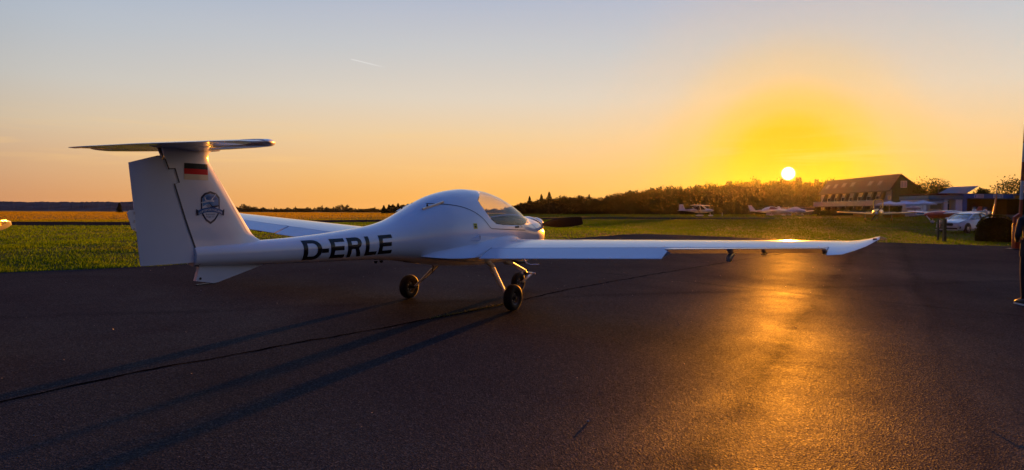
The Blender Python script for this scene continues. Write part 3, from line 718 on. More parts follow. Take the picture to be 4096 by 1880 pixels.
def rud_th(x, z):
    hx = np.interp(z, [.9, 1.62, 1.75, 1.9], [-6.575, -6.79, -6.80, -6.88]); tx = np.interp(z, [.9, 1.8], [-7.1, -7.2]); k = np.clip((x-tx)/(hx-tx), 0, 1)
    return min(.003+float(np.interp(z, [.9, 1.0, 1.1, 1.3, 1.9], [.058, .050, .043, .0345, .034]))*float(k)**.8, float(np.interp(z, [.9, 1.0, 1.1, 1.3, 1.9], [.058, .051, .045, .037, .037])))
rudder = slab([(x, z) for x, z in rud], rud_th, 'rudder', white_paint, root)
GAP = [(-6.919, 1.86), (-6.915, 1.835), (-6.896, 1.836), (-6.864, 1.752), (-6.805, 1.76), (-6.764, 1.636), (-6.81, 1.623), (-6.706, 1.308), (-6.594, .98), (-6.573, .88)]
for s_ in (-1, 1):
    V = []
    for i, (x, z) in enumerate(GAP):
        a = Vector(GAP[max(i-1, 0)]); b2 = Vector(GAP[min(i+1, len(GAP)-1)]); t = (b2-a).normalized(); nn = Vector((-t.y, t.x)); w_ = .006 if i < 7 else .007
        for q in (-1, 1): V.append((x+nn.x*w_*q, s_*.0, z+nn.y*w_*q))
    def gy(z): return float(np.interp(z, [.87, 1.0, 1.1, 1.3, 1.9], [.064, .056, .050, .042, .042]))
    Q = []; 
    for i in range(len(GAP)-1):
        for k in range(8):
            A = [np.array(V[2*i]), np.array(V[2*i+1]), np.array(V[2*i+3]), np.array(V[2*i+2])]; k0, k1 = k/8, (k+1)/8
            Q.append([A[0]*(1-k0)+A[3]*k0, A[1]*(1-k0)+A[2]*k0, A[1]*(1-k1)+A[2]*k1, A[0]*(1-k1)+A[3]*k1])
    vv_ = [(q[0], s_*gy(q[2]), q[2]) for c_ in Q for q in c_]
    mk('rudder_gap', vv_, [(4*i, 4*i+1, 4*i+2, 4*i+3) for i in range(len(Q))], seam_dark, fin)
slab([(-7.135, 1.20), (-7.175, 1.225), (-7.215, 1.36), (-7.195, 1.385), (-7.152, 1.385)], lambda x, z: .003, 'trim_tab', plane_white, rudder)
for z_ in (1.22, 1.29, 1.36): B().box(-7.157-.0*z_, -7.149, -.008, .008, z_-.012, z_+.012).build('tab_hinge', alu, rudder)
# fin root cover at the hinge bottom
slab([(-6.575, .862), (-6.615, .868), (-6.622, .98), (-6.59, 1.03), (-6.575, 1.02)], lambda x, z: .052, 'hinge_cover', seam_dark, fin)
# ventral fin
vf = slab([(-5.80, .835), (-6.35, .695), (-6.40, .690), (-6.585, .725), (-6.545, .87), (-6.2, .86)], lambda x, z: .020, 'ventral_fin', white_paint, root)
B().lathe([(0, -.024), (.012, -.024), (.012, .024), (0, .024)], (-6.54, 0, .745), 'Y', 12).build('tie_down_eye', dark_metal, vf)
B().box(-6.57, -6.37, -.012, .012, .678, .690).build('tail_skid', dark_metal, vf)
# tailplane
def hstab(x_off=0):
    S = []
    for y in (-1.30, -1.28, -1.24, -1.15, -.9, -.5, -.2, 0, .2, .5, .9, 1.15, 1.24, 1.28, 1.30):
        a = abs(y); le = float(hermite([(0, -6.42), (.5, -6.47), (.9, -6.54), (1.15, -6.63), (1.24, -6.70), (1.28, -6.76), (1.30, -6.82)], a)); te = float(np.interp(a, [0, 1.24, 1.30], [-6.82, -6.84, -6.86]))
        t = float(np.interp(a, [0, 1.15, 1.24, 1.28, 1.30], [.075, .062, .05, .032, .01])); ring_ = []
        ts = [1, .8, .55, .32, .15, .05, 0]; hh = [.36, .45, .5, .47, .36, .22, 0]
        ring_ = [(le+(te-le)*c_, y, 1.968+h_*t) for c_, h_ in zip(ts, hh)]+[(le+(te-le)*c_, y, 1.968-h_*t) for c_, h_ in list(zip(ts, hh))[::-1][1:]]
        S.append(ring_)
    v, f = loft(S); return mk('tailplane', v, f, white_paint, root, smooth=True, angle=40)
hs = hstab()
S = []
for y in (-1.295, -1.25, -1.0, -.5, 0, .5, 1.0, 1.25, 1.295):
    a = abs(y); te = float(np.interp(a, [0, 1.1, 1.25, 1.295], [-7.13, -7.085, -7.06, -6.98])); t = float(np.interp(a, [0, 1.2, 1.295], [.026, .021, .006])); x0 = -6.835; dz = -.014
    ring_ = [(x0, y, 1.968+t), (x0+(te-x0)*.5, y, 1.968+t*.75+dz*.5), (te, y, 1.970+dz), (te, y, 1.964+dz), (x0+(te-x0)*.5, y, 1.968-t*.6+dz*.5), (x0, y, 1.968-t), (x0+.015, y, 1.968)]
    S.append(ring_)
v, f = loft(S); elev = mk('elevator', v, f, white_paint, root, smooth=True, angle=40)
# bulb fairing between fin and tailplane
S = []
for x in np.linspace(-6.33, -7.02, 16):
    k = (x+6.33)/(-.69); r = max(.004, .062*math.sin(math.pi*min(1, k*.9+.04))**.6); S.append([(x, r*math.cos(a), 1.957+r*.55*math.sin(a)) for a in np.linspace(0, 2*math.pi, 16, endpoint=False)])
v, f = loft(S); mk('tailplane_fairing', v, f, white_paint, fin, smooth=True)
B().bar((-6.93, 0, 1.94), (-6.89, 0, 1.87), .03, .02).build('elevator_pushrod', dark_metal, elev)

# --- markings on the fin (right side)
def fin_y(x, z):
    le = float(hermite([(a, b) for a, b, _ in fin_tab], z)); hx = float(np.interp(z, [a for a, _, _ in fin_tab], [c_ for _, _, c_ in fin_tab])); k = np.clip((x-le)/(hx-le), 0, 1)
    return float(np.interp(k, [0, .03, .08, .16, .28, .45, .7, .97, 1], [0, .18, .29, .40, .48, .5, .44, .36, .36]))*th_fin(z)
def decal(name, polys, mat, parent, lvl=1, sd=-1):
    """flat print: 2-D polygons in (x, z), cut small and laid on the fin skin"""
    bm = bmesh.new()
    for P in polys: bm.faces.new([bm.verts.new((x, 0, z)) for x, z in P])
    bmesh.ops.triangulate(bm, faces=[q for q in bm.faces if len(q.verts) > 4])
    xs_ = [vv.co.x for vv in bm.verts]; zs_ = [vv.co.z for vv in bm.verts]
    for k in np.arange(min(xs_)+.02, max(xs_), .02): bmesh.ops.bisect_plane(bm, geom=bm.verts[:]+bm.edges[:]+bm.faces[:], plane_co=(k, 0, 0), plane_no=(1, 0, 0))
    for k in np.arange(min(zs_)+.04, max(zs_), .04): bmesh.ops.bisect_plane(bm, geom=bm.verts[:]+bm.edges[:]+bm.faces[:], plane_co=(0, 0, k), plane_no=(0, 0, 1))
    for vv in bm.verts: vv.co.y = sd*(fin_y(vv.co.x, vv.co.z)+.0012+.0007*lvl)
    bm.normal_update()
    for q in bm.faces:
        if q.normal.y*sd < 0: q.normal_flip()
    bm.transform(Matrix.Translation(OFFS)); me = bpy.data.meshes.new(name); bm.to_mesh(me); bm.free(); me.materials.append(mat)
    o = bpy.data.objects.new(name, me); C.objects.link(o); o.parent = parent; return o
fx0, fx1, ft, fbm = -6.715, -6.475, 1.815, 1.665
h3 = (ft-fbm)/3
fl = [(fx0, fx1, ft-h3, ft, flag_black, 'flag_stripe'), (fx0, fx1, ft-2*h3, ft-h3, flag_red, 'flag_stripe'), (fx0, fx1, fbm, ft-2*h3, flag_gold, 'flag_stripe')]
for a, b_, c0, c1, mt, nm in fl: decal(nm, [[(a, c0), (b_, c0), (b_, c1), (a, c1)]], mt, fin, 1)
# club shield
cx, cz, sw, sh = -6.452, 1.413, .103, .155      # half width / half height
def E2(u, w): return (cx+u*sw, cz+w*sh)
def shield(k):
    top = [(-.95*k, .62*k), (-.6*k, .86*k), (0, .98*k), (.6*k, .86*k), (.95*k, .62*k)]
    sidep = [(.95*k, -.1*k), (.80*k, -.48*k), (.45*k, -.82*k), (0, -1.02*k)]
    return [E2(*p) for p in top+sidep+[(-a, b_) for a, b_ in sidep[::-1][1:]]]
emb = decal('club_emblem', [shield(1)], emblem_navy, fin, 1)
decal('emblem_print', [shield(.86)], emblem_white, emb, 2)
decal('emblem_print', [[E2(-.78, .05), E2(-.80, .55), E2(-.5, .73), E2(0, .83), E2(.5, .73), E2(.80, .55), E2(.78, .05), E2(.3, -.02), E2(0, .15), E2(-.4, .18)]], emblem_sky, emb, 3)
decal('emblem_print', [[E2(-.7, .42), E2(-.3, .66), E2(.3, .70), E2(.75, .5), E2(.4, .45), E2(0, .50)]], emblem_blue, emb, 4)
decal('emblem_print', [[E2(-.5, .12), E2(-.1, .2), E2(.15, .02), E2(-.1, -.12)], ], emblem_grey, emb, 4)
# two aircraft silhouettes
decal('emblem_print', [[E2(-.95, .30), E2(0, .42), E2(.02, .37), E2(-.9, .24)], [E2(.0, .44), E2(.55, .84), E2(.6, .82), E2(.12, .40)], [E2(-.2, .40), E2(.1, .46), E2(.38, .40), E2(.32, .33), E2(-.1, .34)], [E2(-.62, .62), E2(-.55, .62), E2(-.45, .46), E2(-.1, .42), E2(-.1, .38), E2(-.55, .40)]], emblem_white, emb, 5)
decal('emblem_print', [[E2(-.1, .02), E2(.35, .10), E2(.9, .14), E2(.9, .08), E2(.45, -.02), E2(0, -.10)], [E2(.1, .05), E2(-.2, .30), E2(-.14, .30), E2(.2, .06)], [E2(.2, 0), E2(.78, -.32), E2(.7, -.34), E2(.05, -.06)]], emblem_navy, emb, 5)
rb_t = lambda u, w: E2(u, w-.12*u*u+.02)
ban = [[rb_t(u0, -.30), rb_t(u0+.2, -.30), rb_t(u0+.2, -.02), rb_t(u0, -.02)] for u0 in np.arange(-1.2, 1.19, .2)]
decal('emblem_banner', ban, emblem_blue, emb, 6)
decal('banner_end', [[E2(-1.2, -.2), E2(-1.42, -.10), E2(-1.3, -.28), E2(-1.38, -.5), E2(-1.1, -.46)]], emblem_navy, emb, 5)
decal('banner_end', [[E2(1.2, -.2), E2(1.42, -.10), E2(1.3, -.28), E2(1.38, -.5), E2(1.1, -.46)]], emblem_navy, emb, 5)
def text_polys(txt, size, bold=0.):
    cu = bpy.data.curves.new('t', 'FONT'); cu.body = txt; cu.size = size; cu.align_x = 'CENTER'; cu.resolution_u = 2; cu.offset = bold
    o = bpy.data.objects.new('t', cu); C.objects.link(o); dg = bpy.context.evaluated_depsgraph_get(); me = o.evaluated_get(dg).to_mesh()
    out = [[(me.vertices[i].co.x, me.vertices[i].co.y) for i in p.vertices] for p in me.polygons]
    o.evaluated_get(dg).to_mesh_clear(); bpy.data.objects.remove(o); bpy.data.curves.remove(cu); return out
decal('emblem_lettering', [[(cx+x, cz-.032+y-.12*.2*(x/sw)**2) for x, y in P] for P in text_polys('LUFTSPORTGRUPPE',   .0275, .0005)], emblem_white, emb, 8)
decal('emblem_lettering', [[(cx+x, cz-.073+y) for x, y in P] for P in text_polys('Breitscheid-', .02)], emblem_navy, emb, 3)
decal('emblem_lettering', [[(cx+x, cz-.094+y) for x, y in P] for P in text_polys('Haiger e.V.', .02)], emblem_navy, emb, 3)
# leading-edge tape line on the fin
decal('tape_edge', [[(-6.42, 1.80), (-6.414, 1.80), (-6.03, 1.16), (-6.036, 1.16)]], emblem_grey, fin, 0)

# --- yellow sticker, static port, latch, canopy hinges
def patch(name, x0, x1, z0, z1, mat, parent, off, sd=-1, n=4):
    V = [side_z(x0+(x1-x0)*i/n, z0+(z1-z0)*j/n, sd, off) for i in range(n+1) for j in range(n+1)]
    return mk(name, V, [(i*(n+1)+j, i*(n+1)+j+1, (i+1)*(n+1)+j+1, (i+1)*(n+1)+j) for i in range(n) for j in range(n)], mat, parent)
stk = patch('yellow_sticker', -2.745, -2.67, 1.14, 1.215, sticker_y, fus, .003)
patch('sticker_print', -2.735, -2.68, 1.195, 1.203, seam_dark, stk, .0045); patch('sticker_print', -2.73, -2.70, 1.155, 1.185, seam_dark, stk, .0045, n=1); patch('sticker_print', -2.692, -2.682, 1.155, 1.185, seam_dark, stk, .0045, n=1)
lt = patch('latch_recess', -1.66, -1.52, 1.128, 1.155, seam_dark, fus, .004)
patch('latch_print', -1.46, -1.40, 1.132, 1.15, emblem_grey, fus, .004)
# vent scoop below the sticker
p0 = Vector(side_z(-2.72, 1.0, -1, 0)); b_ = B()
b_.add([side_z(-2.83, .985, -1, .002), side_z(-2.66, .97, -1, .002), side_z(-2.655, 1.06, -1, .002), Vector(side_z(-2.665, .985, -1, .035)), Vector(side_z(-2.67, 1.05, -1, .030))], [(0, 1, 3), (0, 3, 4), (0, 4, 2), (1, 2, 4, 3)])
b_.build('air_scoop', white_paint, fus); patch('air_scoop_opening', -2.672, -2.63, .985, 1.045, seam_dark, fus, .012, n=2)
for sd_ in (-1, 1):
    dz_ = -.05 if sd_ > 0 else 0; a = Vector(side_z(-3.43, 1.395+dz_, sd_, .008)); b2 = Vector(side_z(-3.08, 1.492+dz_, sd_, .012))
    B().bar(a, b2, .032, .024).build('canopy_hinge', alu, fus); bevel(bpy.context.scene.objects[-1], .006, 1) if False else None
    B().tube([a+Vector((.1, 0, .035)), a+Vector((.1, 0, .065))], .012, 8).build('hinge_knob', dark_metal, fus)

# --- nose: spinner, propeller, cowl details
HUB = Vector((.0, 0, 1.12))
spin = B().lathe([(.13, -.10), (.135, -.03), (.12, .05), (.085, .12), (.04, .165), (0, .18)], HUB, 'X', 28).build('spinner', white_paint, root, True)
def blade(angle):
    S = []; n = 14
    for r, ch, pit, t in [(.10, .07, 60, .05), (.16, .09, 55, .04), (.25, .14, 45, .03), (.35, .175, 36, .022), (.5, .185, 28, .017), (.65, .175, 22, .013), (.78, .155, 18, .010), (.86, .135, 16, .007), (.88, .12, 15, .006), (.887, .09, 15, .004)]:
        p = R(pit); P = []
        for k in range(n):
            a = 2*math.pi*k/n; u = ch*.5*math.cos(a); w = t*.5*math.sin(a)
            P.append((w*math.cos(p)+u*math.sin(p), r, u*math.cos(p)-w*math.sin(p)))
        S.append(P)
    M = Matrix.Translation(HUB) @ Matrix.Rotation(angle, 4, 'X')
    v, f = loft(S); v = [tuple(M @ Vector(p)) for p in v]; return mk('propeller_blade', v, f, prop_mat, root, smooth=True, angle=60)
blade(math.pi+R(-7)); blade(R(-7))
for y in (-.2, .2):
    S = B().lathe([(.0, -.01), (.07, -.005), (.085, .02)], (-.235, y, .98), 'X', 20).build('cowl_inlet', seam_dark, fus, True)
# cowl blisters on top
for y in (-.2, .17):
    S = []
    for x in np.linspace(-.28, -.88, 12):
        k = (x+.28)/-.6; hgt = .028*math.sin(math.pi*min(1, k*.85+.12)); zt_ = side_z(x, float(hermite(ZT, x))-.02, -1)[2]; S.append([(x, y+.075*math.cos(a)*(1-.3*k), zt_-.015-.25*abs(y)*.15+hgt*1.6*math.sin(a)) for a in np.linspace(0, math.pi, 9)])
    v, f = loft(S, close=False, cap0=False, cap1=False); mk('cowl_blister', v, f, white_paint, fus, smooth=True, angle=None)
# --- undercarriage
def wheel(c, wd=.13, r=.185, par=root):
    w = B().lathe([(r*.52, -wd*.36), (r*.60, -wd*.44), (r*.80, -wd*.50), (r*.93, -wd*.40), (r*.985, -wd*.22), (r, 0), (r*.985, wd*.22), (r*.93, wd*.40), (r*.80, wd*.50), (r*.60, wd*.44), (r*.52, wd*.36)], c, 'Y', 40).build('wheel', rubber, par, True, 60)
    B().lathe([(0, -wd*.20), (r*.14, -wd*.22), (r*.2, -wd*.12), (r*.40, -wd*.12), (r*.50, -wd*.34), (r*.54, -wd*.38), (r*.54, wd*.38), (r*.50, wd*.34), (r*.40, wd*.12), (r*.2, wd*.12), (r*.14, wd*.22), (0, wd*.20)], c, 'Y', 28).build('rim', dark_metal, w, True, 30)
    for k in range(5):
        a = 2*math.pi*k/5; B().lathe([(0, -wd*.16), (r*.045, -wd*.16), (r*.045, wd*.16), (0, wd*.16)], (c[0]+r*.3*math.cos(a), c[1], c[2]+r*.3*math.sin(a)), 'Y', 6).build('rim_bolt', alu, w)
    return w
for sd_ in (-1, 1):
    lg = []
    pts = [(-2.14, .36, .66, .15, .04), (-2.17, .48, .57, .11, .032), (-2.22, .60, .44, .085, .028), (-2.27, .72, .31, .066, .024), (-2.32, .82, .20, .055, .022)]
    S = []
    for x, y, z, ch, t in pts: S.append([(x+ch*.5*math.cos(a), sd_*(y)+t*.5*math.sin(a)*.8*sd_, z+t*.5*math.sin(a)) for a in np.linspace(0, 2*math.pi, 14, endpoint=False)])
    v, f = loft(S); leg = mk('main_gear_leg', v, f, plane_white, root, smooth=True)
    v, f = loft([S[0], [tuple((np.array(a_)*.55+np.array(b2_)*.45)) for a_, b2_ in zip(S[0], S[1])], S[1]]); cxm = np.array(v).mean(0)
    v = [tuple((np.array(p)-cxm)*np.array((1.12, 1.25, 1.05))+cxm) for p in v]; mk('leg_fairing', v, f, cream_paint, leg, smooth=True)
    B().tube([(-2.33, sd_*.80, .185), (-2.33, sd_*.99, .185)], .022, 12).build('axle', dark_metal, leg)
    B().tube([(-2.19, sd_*.44, .55), (-2.26, sd_*.62, .36), (-2.31, sd_*.80, .22)], .005, 6).build('brake_line', dark_metal, leg)
    wheel((-2.33, sd_*.93, .185))
ng = B().tube([(-1.08, 0, .60), (-.92, 0, .535), (-.38, 0, .345)], [.05, .034, .030], 14).build('nose_gear_leg', alu, root, True)
B().prism([(-1.22, .60), (-.98, .62), (-.84, .60), (-.86, .50), (-.95, .485)], -.05, .05).build('nose_leg_fairing', cream_paint, ng)
B().tube([(-.40, 0, .36), (-.34, 0, .29)], .032, 12).build('pivot', dark_metal, ng)
fk = B(); [fk.bar((-.27, s_*.085, .30), (-.62, s_*.085, .175), .018, .045, up=(0, 1, 0)) for s_ in (-1, 1)]; fk.box(-.31, -.25, -.10, .10, .285, .315)
fk.build('nose_fork', alu, ng); wheel((-.60, 0, .17), .11, .17)
B().tube([(-.27, -.10, .30), (-.25, -.14, .295)], .014, 8).build('fork_bolt', alu, ng)
# exhaust and entry step
ex = B().tube([(-1.15, -.18, .60), (-.95, -.22, .545), (-.72, -.24, .54)], .028, 12).build('exhaust_pipe', dark_metal, root, True)
st_ = B().tube([(-1.35, -.50, .68), (-1.33, -.56, .58), (-1.30, -.62, .55), (-1.2, -.72, .555)], .013, 8).build('entry_step', alu, root, True)

# --- cockpit: floor tub, seats, panel, far sill
b_ = B(); b_.box(-2.75, -1.0, -.42, .42, .72, .74); b_.build('cockpit_floor', cockpit_dark, root)
for s_ in (-1, 1):
    b_ = B(); b_.add([(-1.75, s_*.06, .92), (-1.75, s_*.43, .92), (-2.2, s_*.06, .88), (-2.2, s_*.43, .88), (-2.55, s_*.08, 1.34), (-2.55, s_*.40, 1.34), (-2.67, s_*.08, 1.34), (-2.67, s_*.40, 1.34), (-2.3, s_*.06, .76), (-2.3, s_*.43, .76), (-1.75, s_*.06, .78), (-1.75, s_*.43, .78)],
                     [(0, 1, 3, 2), (2, 3, 5, 4), (4, 5, 7, 6), (6, 7, 9, 8), (8, 9, 11, 10), (10, 11, 1, 0), (0, 2, 4, 6, 8, 10), (1, 11, 9, 7, 5, 3)])
    st = b_.build('seat', seat_brown, root); bevel(st, .03, 3)
    B().tube([(-2.4, s_*.2, 1.25), (-2.05, s_*.2, .93), (-1.95, s_*.25, .93)], .02, 4).build('seat_belt', seat_red, st)
b_ = B(); b_.prism([(-1.18, 1.24), (-1.42, 1.26), (-1.47, 1.22), (-1.42, .90), (-1.18, .90)], -.40, .40); pn = bevel(b_.build('instrument_panel', cockpit_dark, root), .012, 2)
for k, y in enumerate((-.28, -.17, -.06, .06, .17, .28)):
    for z in (1.16, 1.05): B().lathe([(0, .004), (.038, .004), (.042, 0)], (-1.462, y, z), 'X', 16, None).build('gauge', dark_metal, pn)
B().tube([(-1.75, -.22, .85), (-1.80, -.22, 1.08)], .014, 8).build('control_stick', dark_metal, root)
# sliding storm window frame on the left glass
for z in (1.225, 1.31): ribbon('window_frame', [(-1.85, z), (-1.55, z)], .012, alu, canopy, .004, 1)
ribbon('window_frame', [(-1.70, 1.225), (-1.70, 1.31)], .012, alu, canopy, .004, 1)
OFFS = Vector((0, 0, 0))

def copy_tree(o, parent=None):
    c = o.copy(); C.objects.link(c)
    if parent is not None: c.parent = parent; c.matrix_parent_inverse = o.matrix_parent_inverse
    for ch in list(o.children): copy_tree(ch, c)
    return c

# ------------------------------------------------------------------ haze: one even box of air
HAZE_DENSITY, HAZE_G = .000018, .88
hm = bpy.data.materials.new('haze_air'); hm.use_nodes = True; T = NT(hm.node_tree); T.n.clear()
pv = T.new('ShaderNodeVolumePrincipled'); pv.inputs['Color'].default_value = (.96, .96, .97, 1); pv.inputs['Density'].default_value = HAZE_DENSITY; pv.inputs['Anisotropy'].default_value = HAZE_G
T.link(pv.outputs[0], T.new('ShaderNodeOutputMaterial').inputs['Volume'])
hzb = B().box(-1900, 1900, -120, 2300, -4, 25).build('haze', hm); tagd(hzb, 'thin evening haze over the airfield', kind='stuff')

# ------------------------------------------------------------------ vegetation
def leaf_material(name, c0, c1, tr=.15):
    m = bpy.data.materials.new(name); m.use_nodes = True; T = NT(m.node_tree); T.n.clear()
    nz = T.noise(T.coord('Object'), .9, 3, .6); col_ = T.ramp(nz, [(.3, c0), (.7, c1)])
    df = T.new('ShaderNodeBsdfDiffuse'); T.link(col_, df.inputs[0]); tl = T.new('ShaderNodeBsdfTranslucent'); T.link(T.mix(1.0, col_, (1.2, 1.1, .5), 'MULTIPLY'), tl.inputs[0])
    mx = T.new('ShaderNodeMixShader'); mx.inputs[0].default_value = tr; T.link(df.outputs[0], mx.inputs[1]); T.link(tl.outputs[0], mx.inputs[2])
    o = T.new('ShaderNodeOutputMaterial'); T.link(mx.outputs[0], o.inputs[0]); return m
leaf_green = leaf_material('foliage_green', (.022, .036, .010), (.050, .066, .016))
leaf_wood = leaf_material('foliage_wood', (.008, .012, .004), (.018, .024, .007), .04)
leaf_dark = leaf_material('foliage_conifer', (.014, .024, .010), (.030, .042, .016))
leaf_hedge = leaf_material('foliage_hedge', (.020, .036, .008), (.042, .060, .014))
bark = pbr('bark', (.05, .038, .028), .9, noise_amt=.3, noise_scale=6)
def np_mesh(name, V, nper, mat):
    """V: (n, nper, 3) array of separate polygons"""
    n = V.shape[0]; me = bpy.data.meshes.new(name); me.vertices.add(n*nper); me.vertices.foreach_set('co', V.reshape(-1).astype('f'))
    me.loops.add(n*nper); me.polygons.add(n); me.loops.foreach_set('vertex_index', np.arange(n*nper, dtype='i'))
    me.polygons.foreach_set('loop_start', np.arange(0, n*nper, nper, dtype='i')); me.polygons.foreach_set('loop_total', np.full(n, nper, 'i'))
    me.materials.append(mat); me.update(); me.validate(); return me
def leaves(P, size, rng, droop=0.):
    """random quads at points P"""
    n = len(P); a = rng.normal(size=(n, 3)); a /= np.linalg.norm(a, axis=1)[:, None]; b = rng.normal(size=(n, 3)); b -= a*(a*b).sum(1)[:, None]; b /= np.linalg.norm(b, axis=1)[:, None]
    s = size*rng.uniform(.55, 1.3, (n, 1))
    return np.stack([P-a*s*.5, P+b*s*.32, P+a*s*.5, P-b*s*.32], 1)
def broad_crown(h, w, rng, nclump=34, per=36, leaf=.5, lo=.22):
    pts = []
    c_ = rng.normal(size=(nclump, 3)); c_ /= np.linalg.norm(c_, axis=1)[:, None]; c_ *= rng.uniform(.35, 1.0, (nclump, 1))**.6
    cz_ = h*(lo+1)/2; c_[:, 0] *= w*.42; c_[:, 1] *= w*.42; c_[:, 2] = c_[:, 2]*h*(1-lo)*.42+cz_
    for c0 in c_:
        r = w*rng.uniform(.12, .22); q = rng.normal(size=(per, 3)); q /= np.linalg.norm(q, axis=1)[:, None]; q *= r*rng.uniform(.5, 1.08, (per, 1)); q[:, 2] *= .75
        pts.append(q+c0)
    return leaves(np.concatenate(pts), leaf, rng), c_
def conifer_crown(h, w, rng, n=1100, leaf=.45, lo=.08):
    t = rng.uniform(0, 1, n)**.8; z = h*(lo+(1-lo)*t); tier = (np.sin(t*34+rng.uniform(0, 6))*.16+1); r = w*.5*(1-t)**.85*tier*rng.uniform(.25, 1.05, n)+.08; a = rng.uniform(0, 2*np.pi, n)
    lop = 1+.22*np.sin(a*3+t*9)
    P = np.stack([r*lop*np.cos(a), r*lop*np.sin(a), z-r*.22], 1); return leaves(P, leaf, rng)
def trunk_arr(h, r, clumps, rng, k=10):
    b = B(); b.tube([(0, 0, -.3), (rng.uniform(-.1, .1)*r*3, 0, h*.35), (rng.uniform(-.2, .2), rng.uniform(-.2, .2), h*.8)], [r*1.25, r*.8, r*.25], 8)
    if clumps is not None:
        for c0 in clumps[:k]: b.tube([(0, 0, h*.30), tuple(c0*np.array((.5, .5, .8))), tuple(c0)], [r*.45, r*.28, r*.08], 5, cap=False)
    return b
def make_tree(name, loc, h, w, kind='broad', seed=0, label='', cat='tree', group=None, leaf=None, dens=1., mat=None, lo=.22):
    rng = np.random.default_rng(seed); root_ = empty(name, loc, 0, label, cat, group)
    if kind == 'broad': V, cl = broad_crown(h, w, rng, int(36*dens), 34, leaf or .5, lo); m = mat or leaf_green
    else: V = conifer_crown(h, w, rng, int(1300*dens), leaf or .5); cl = None; m = mat or leaf_dark
    me = np_mesh('crown', V, 4, m); o = bpy.data.objects.new('crown', me); C.objects.link(o); o.parent = root_
    trunk_arr(h, h*.022+.06, cl, rng).build('trunk', bark, root_); return root_
def wood(name, spec, seed, mat, label, kind='broad'):
    """a far wood: many crowns joined; spec = [(x, y, z0, h, w, kind)]"""
    rng = np.random.default_rng(seed); out = []
    protos = [broad_crown(1., 1., rng, 40, 34, .075, .0)[0] for _ in range(5)]; cprotos = [conifer_crown(1., .5, rng, 900, .07, .0) for _ in range(3)]
    for x, y, z0, h, w, k in spec:
        P = (protos if k == 'b' else cprotos)[rng.integers(0, 5 if k == 'b' else 3)].copy(); a = rng.uniform(0, 6.28); c_, s_ = math.cos(a), math.sin(a)
        X = (P[..., 0]*c_-P[..., 1]*s_)*w; Y = (P[..., 0]*s_+P[..., 1]*c_)*w; out.append(np.stack([X+x, Y+y, P[..., 2]*h+z0], -1))
    V = np.concatenate(out); me = np_mesh(name, V, 4, mat); o = bpy.data.objects.new(name, me); C.objects.link(o); tagd(o, label, 'wood', kind='stuff'); return o
def top_y(px, tab): return float(np.interp(px, [a for a, _ in tab], [b for _, b in tab]))
rnd = random.Random(11)
# the wood on the right: skyline of the photograph as heights at its distance
SKY1 = [(2040, 822), (2060, 815), (2100, 806), (2160, 795), (2230, 783), (2340, 780), (2390, 790), (2400, 790), (2450, 772), (2500, 764), (2560, 757), (2620, 748), (2680, 745), (2740, 748), (2800, 742), (2860, 735), (2920, 728), (2960, 722), (3020, 716), (3080, 712), (3150, 716), (3220, 714), (3300, 716), (3400, 722), (3560, 738), (3700, 765), (3800, 790)]
spec = []
for row, D0 in ((0, 330), (1, 345), (2, 362)):
    px = 2035+row*7
    while px < 3600:
        D = D0+rnd.uniform(-5, 5); p = at(px, D); htop = (CAMP+pix_dir(px, top_y(px, SKY1))*(D/pix_dir(px, 800).y)).z
        h = max(3.5, (htop-p.z)*rnd.uniform(.93, 1.10)*(1.0 if row == 1 else .97)); w = min(11, max(4.5, h*.62))*rnd.uniform(.85, 1.2)
        spec.append((p.x, p.y, p.z-.5, h, w, 'c' if rnd.random() < .22 else 'b')); px += w/D*FPX*rnd.uniform(.30, .5)
for k in range(150):      # undergrowth along the edge
    px = rnd.uniform(2040, 3420); p = at(px, 318+rnd.uniform(-3, 3)); spec.append((p.x, p.y, p.z-.5, rnd.uniform(3, 6.5), rnd.uniform(4, 7), 'b'))
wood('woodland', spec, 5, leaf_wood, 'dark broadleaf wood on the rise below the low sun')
# earth bank / floor under the wood so no sky shows through at its foot
b_ = B()
V = []; n_ = 60
for i in range(n_+1):
    px = 2045+(3700-2045)*i/n_
    for D, hh in ((338, -.5), (342, .72), (420, .75), (424, -.5)):
        p = at(px, D); ht = max(2.0, (CAMP+pix_dir(px, top_y(px, SKY1))*(350/pix_dir(px, 800).y)).z-p.z); V.append((p.x, p.y, p.z+ht*hh*.95))
F_ = [(4*i+k, 4*i+k+1, 4*i+k+5, 4*i+k+4) for i in range(n_) for k in range(3)]
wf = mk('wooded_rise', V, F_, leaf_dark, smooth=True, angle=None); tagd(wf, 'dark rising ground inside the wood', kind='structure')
# single conifers that stand above the wood's left end
for px, py, D, w, lab in ((2118, 786, 318, 5.0, 'thin ragged spruce, leftmost of three above the wood'), (2165, 778, 320, 5.5, 'mid-height spruce between two others above the wood'), (2196, 768, 316, 6.5, 'tallest spruce above the left end of the wood'), (2356, 778, 318, 4.5, 'slim spruce tip right of the tallest spruce')):
    p = at(px, D); h = (CAMP+pix_dir(px, py)*(D/pix_dir(px, py).y)).z-p.z; make_tree('spruce_tree', p, h, w, 'con', px, lab, 'tree', 'spruces at the wood edge', leaf=.6, dens=.9)
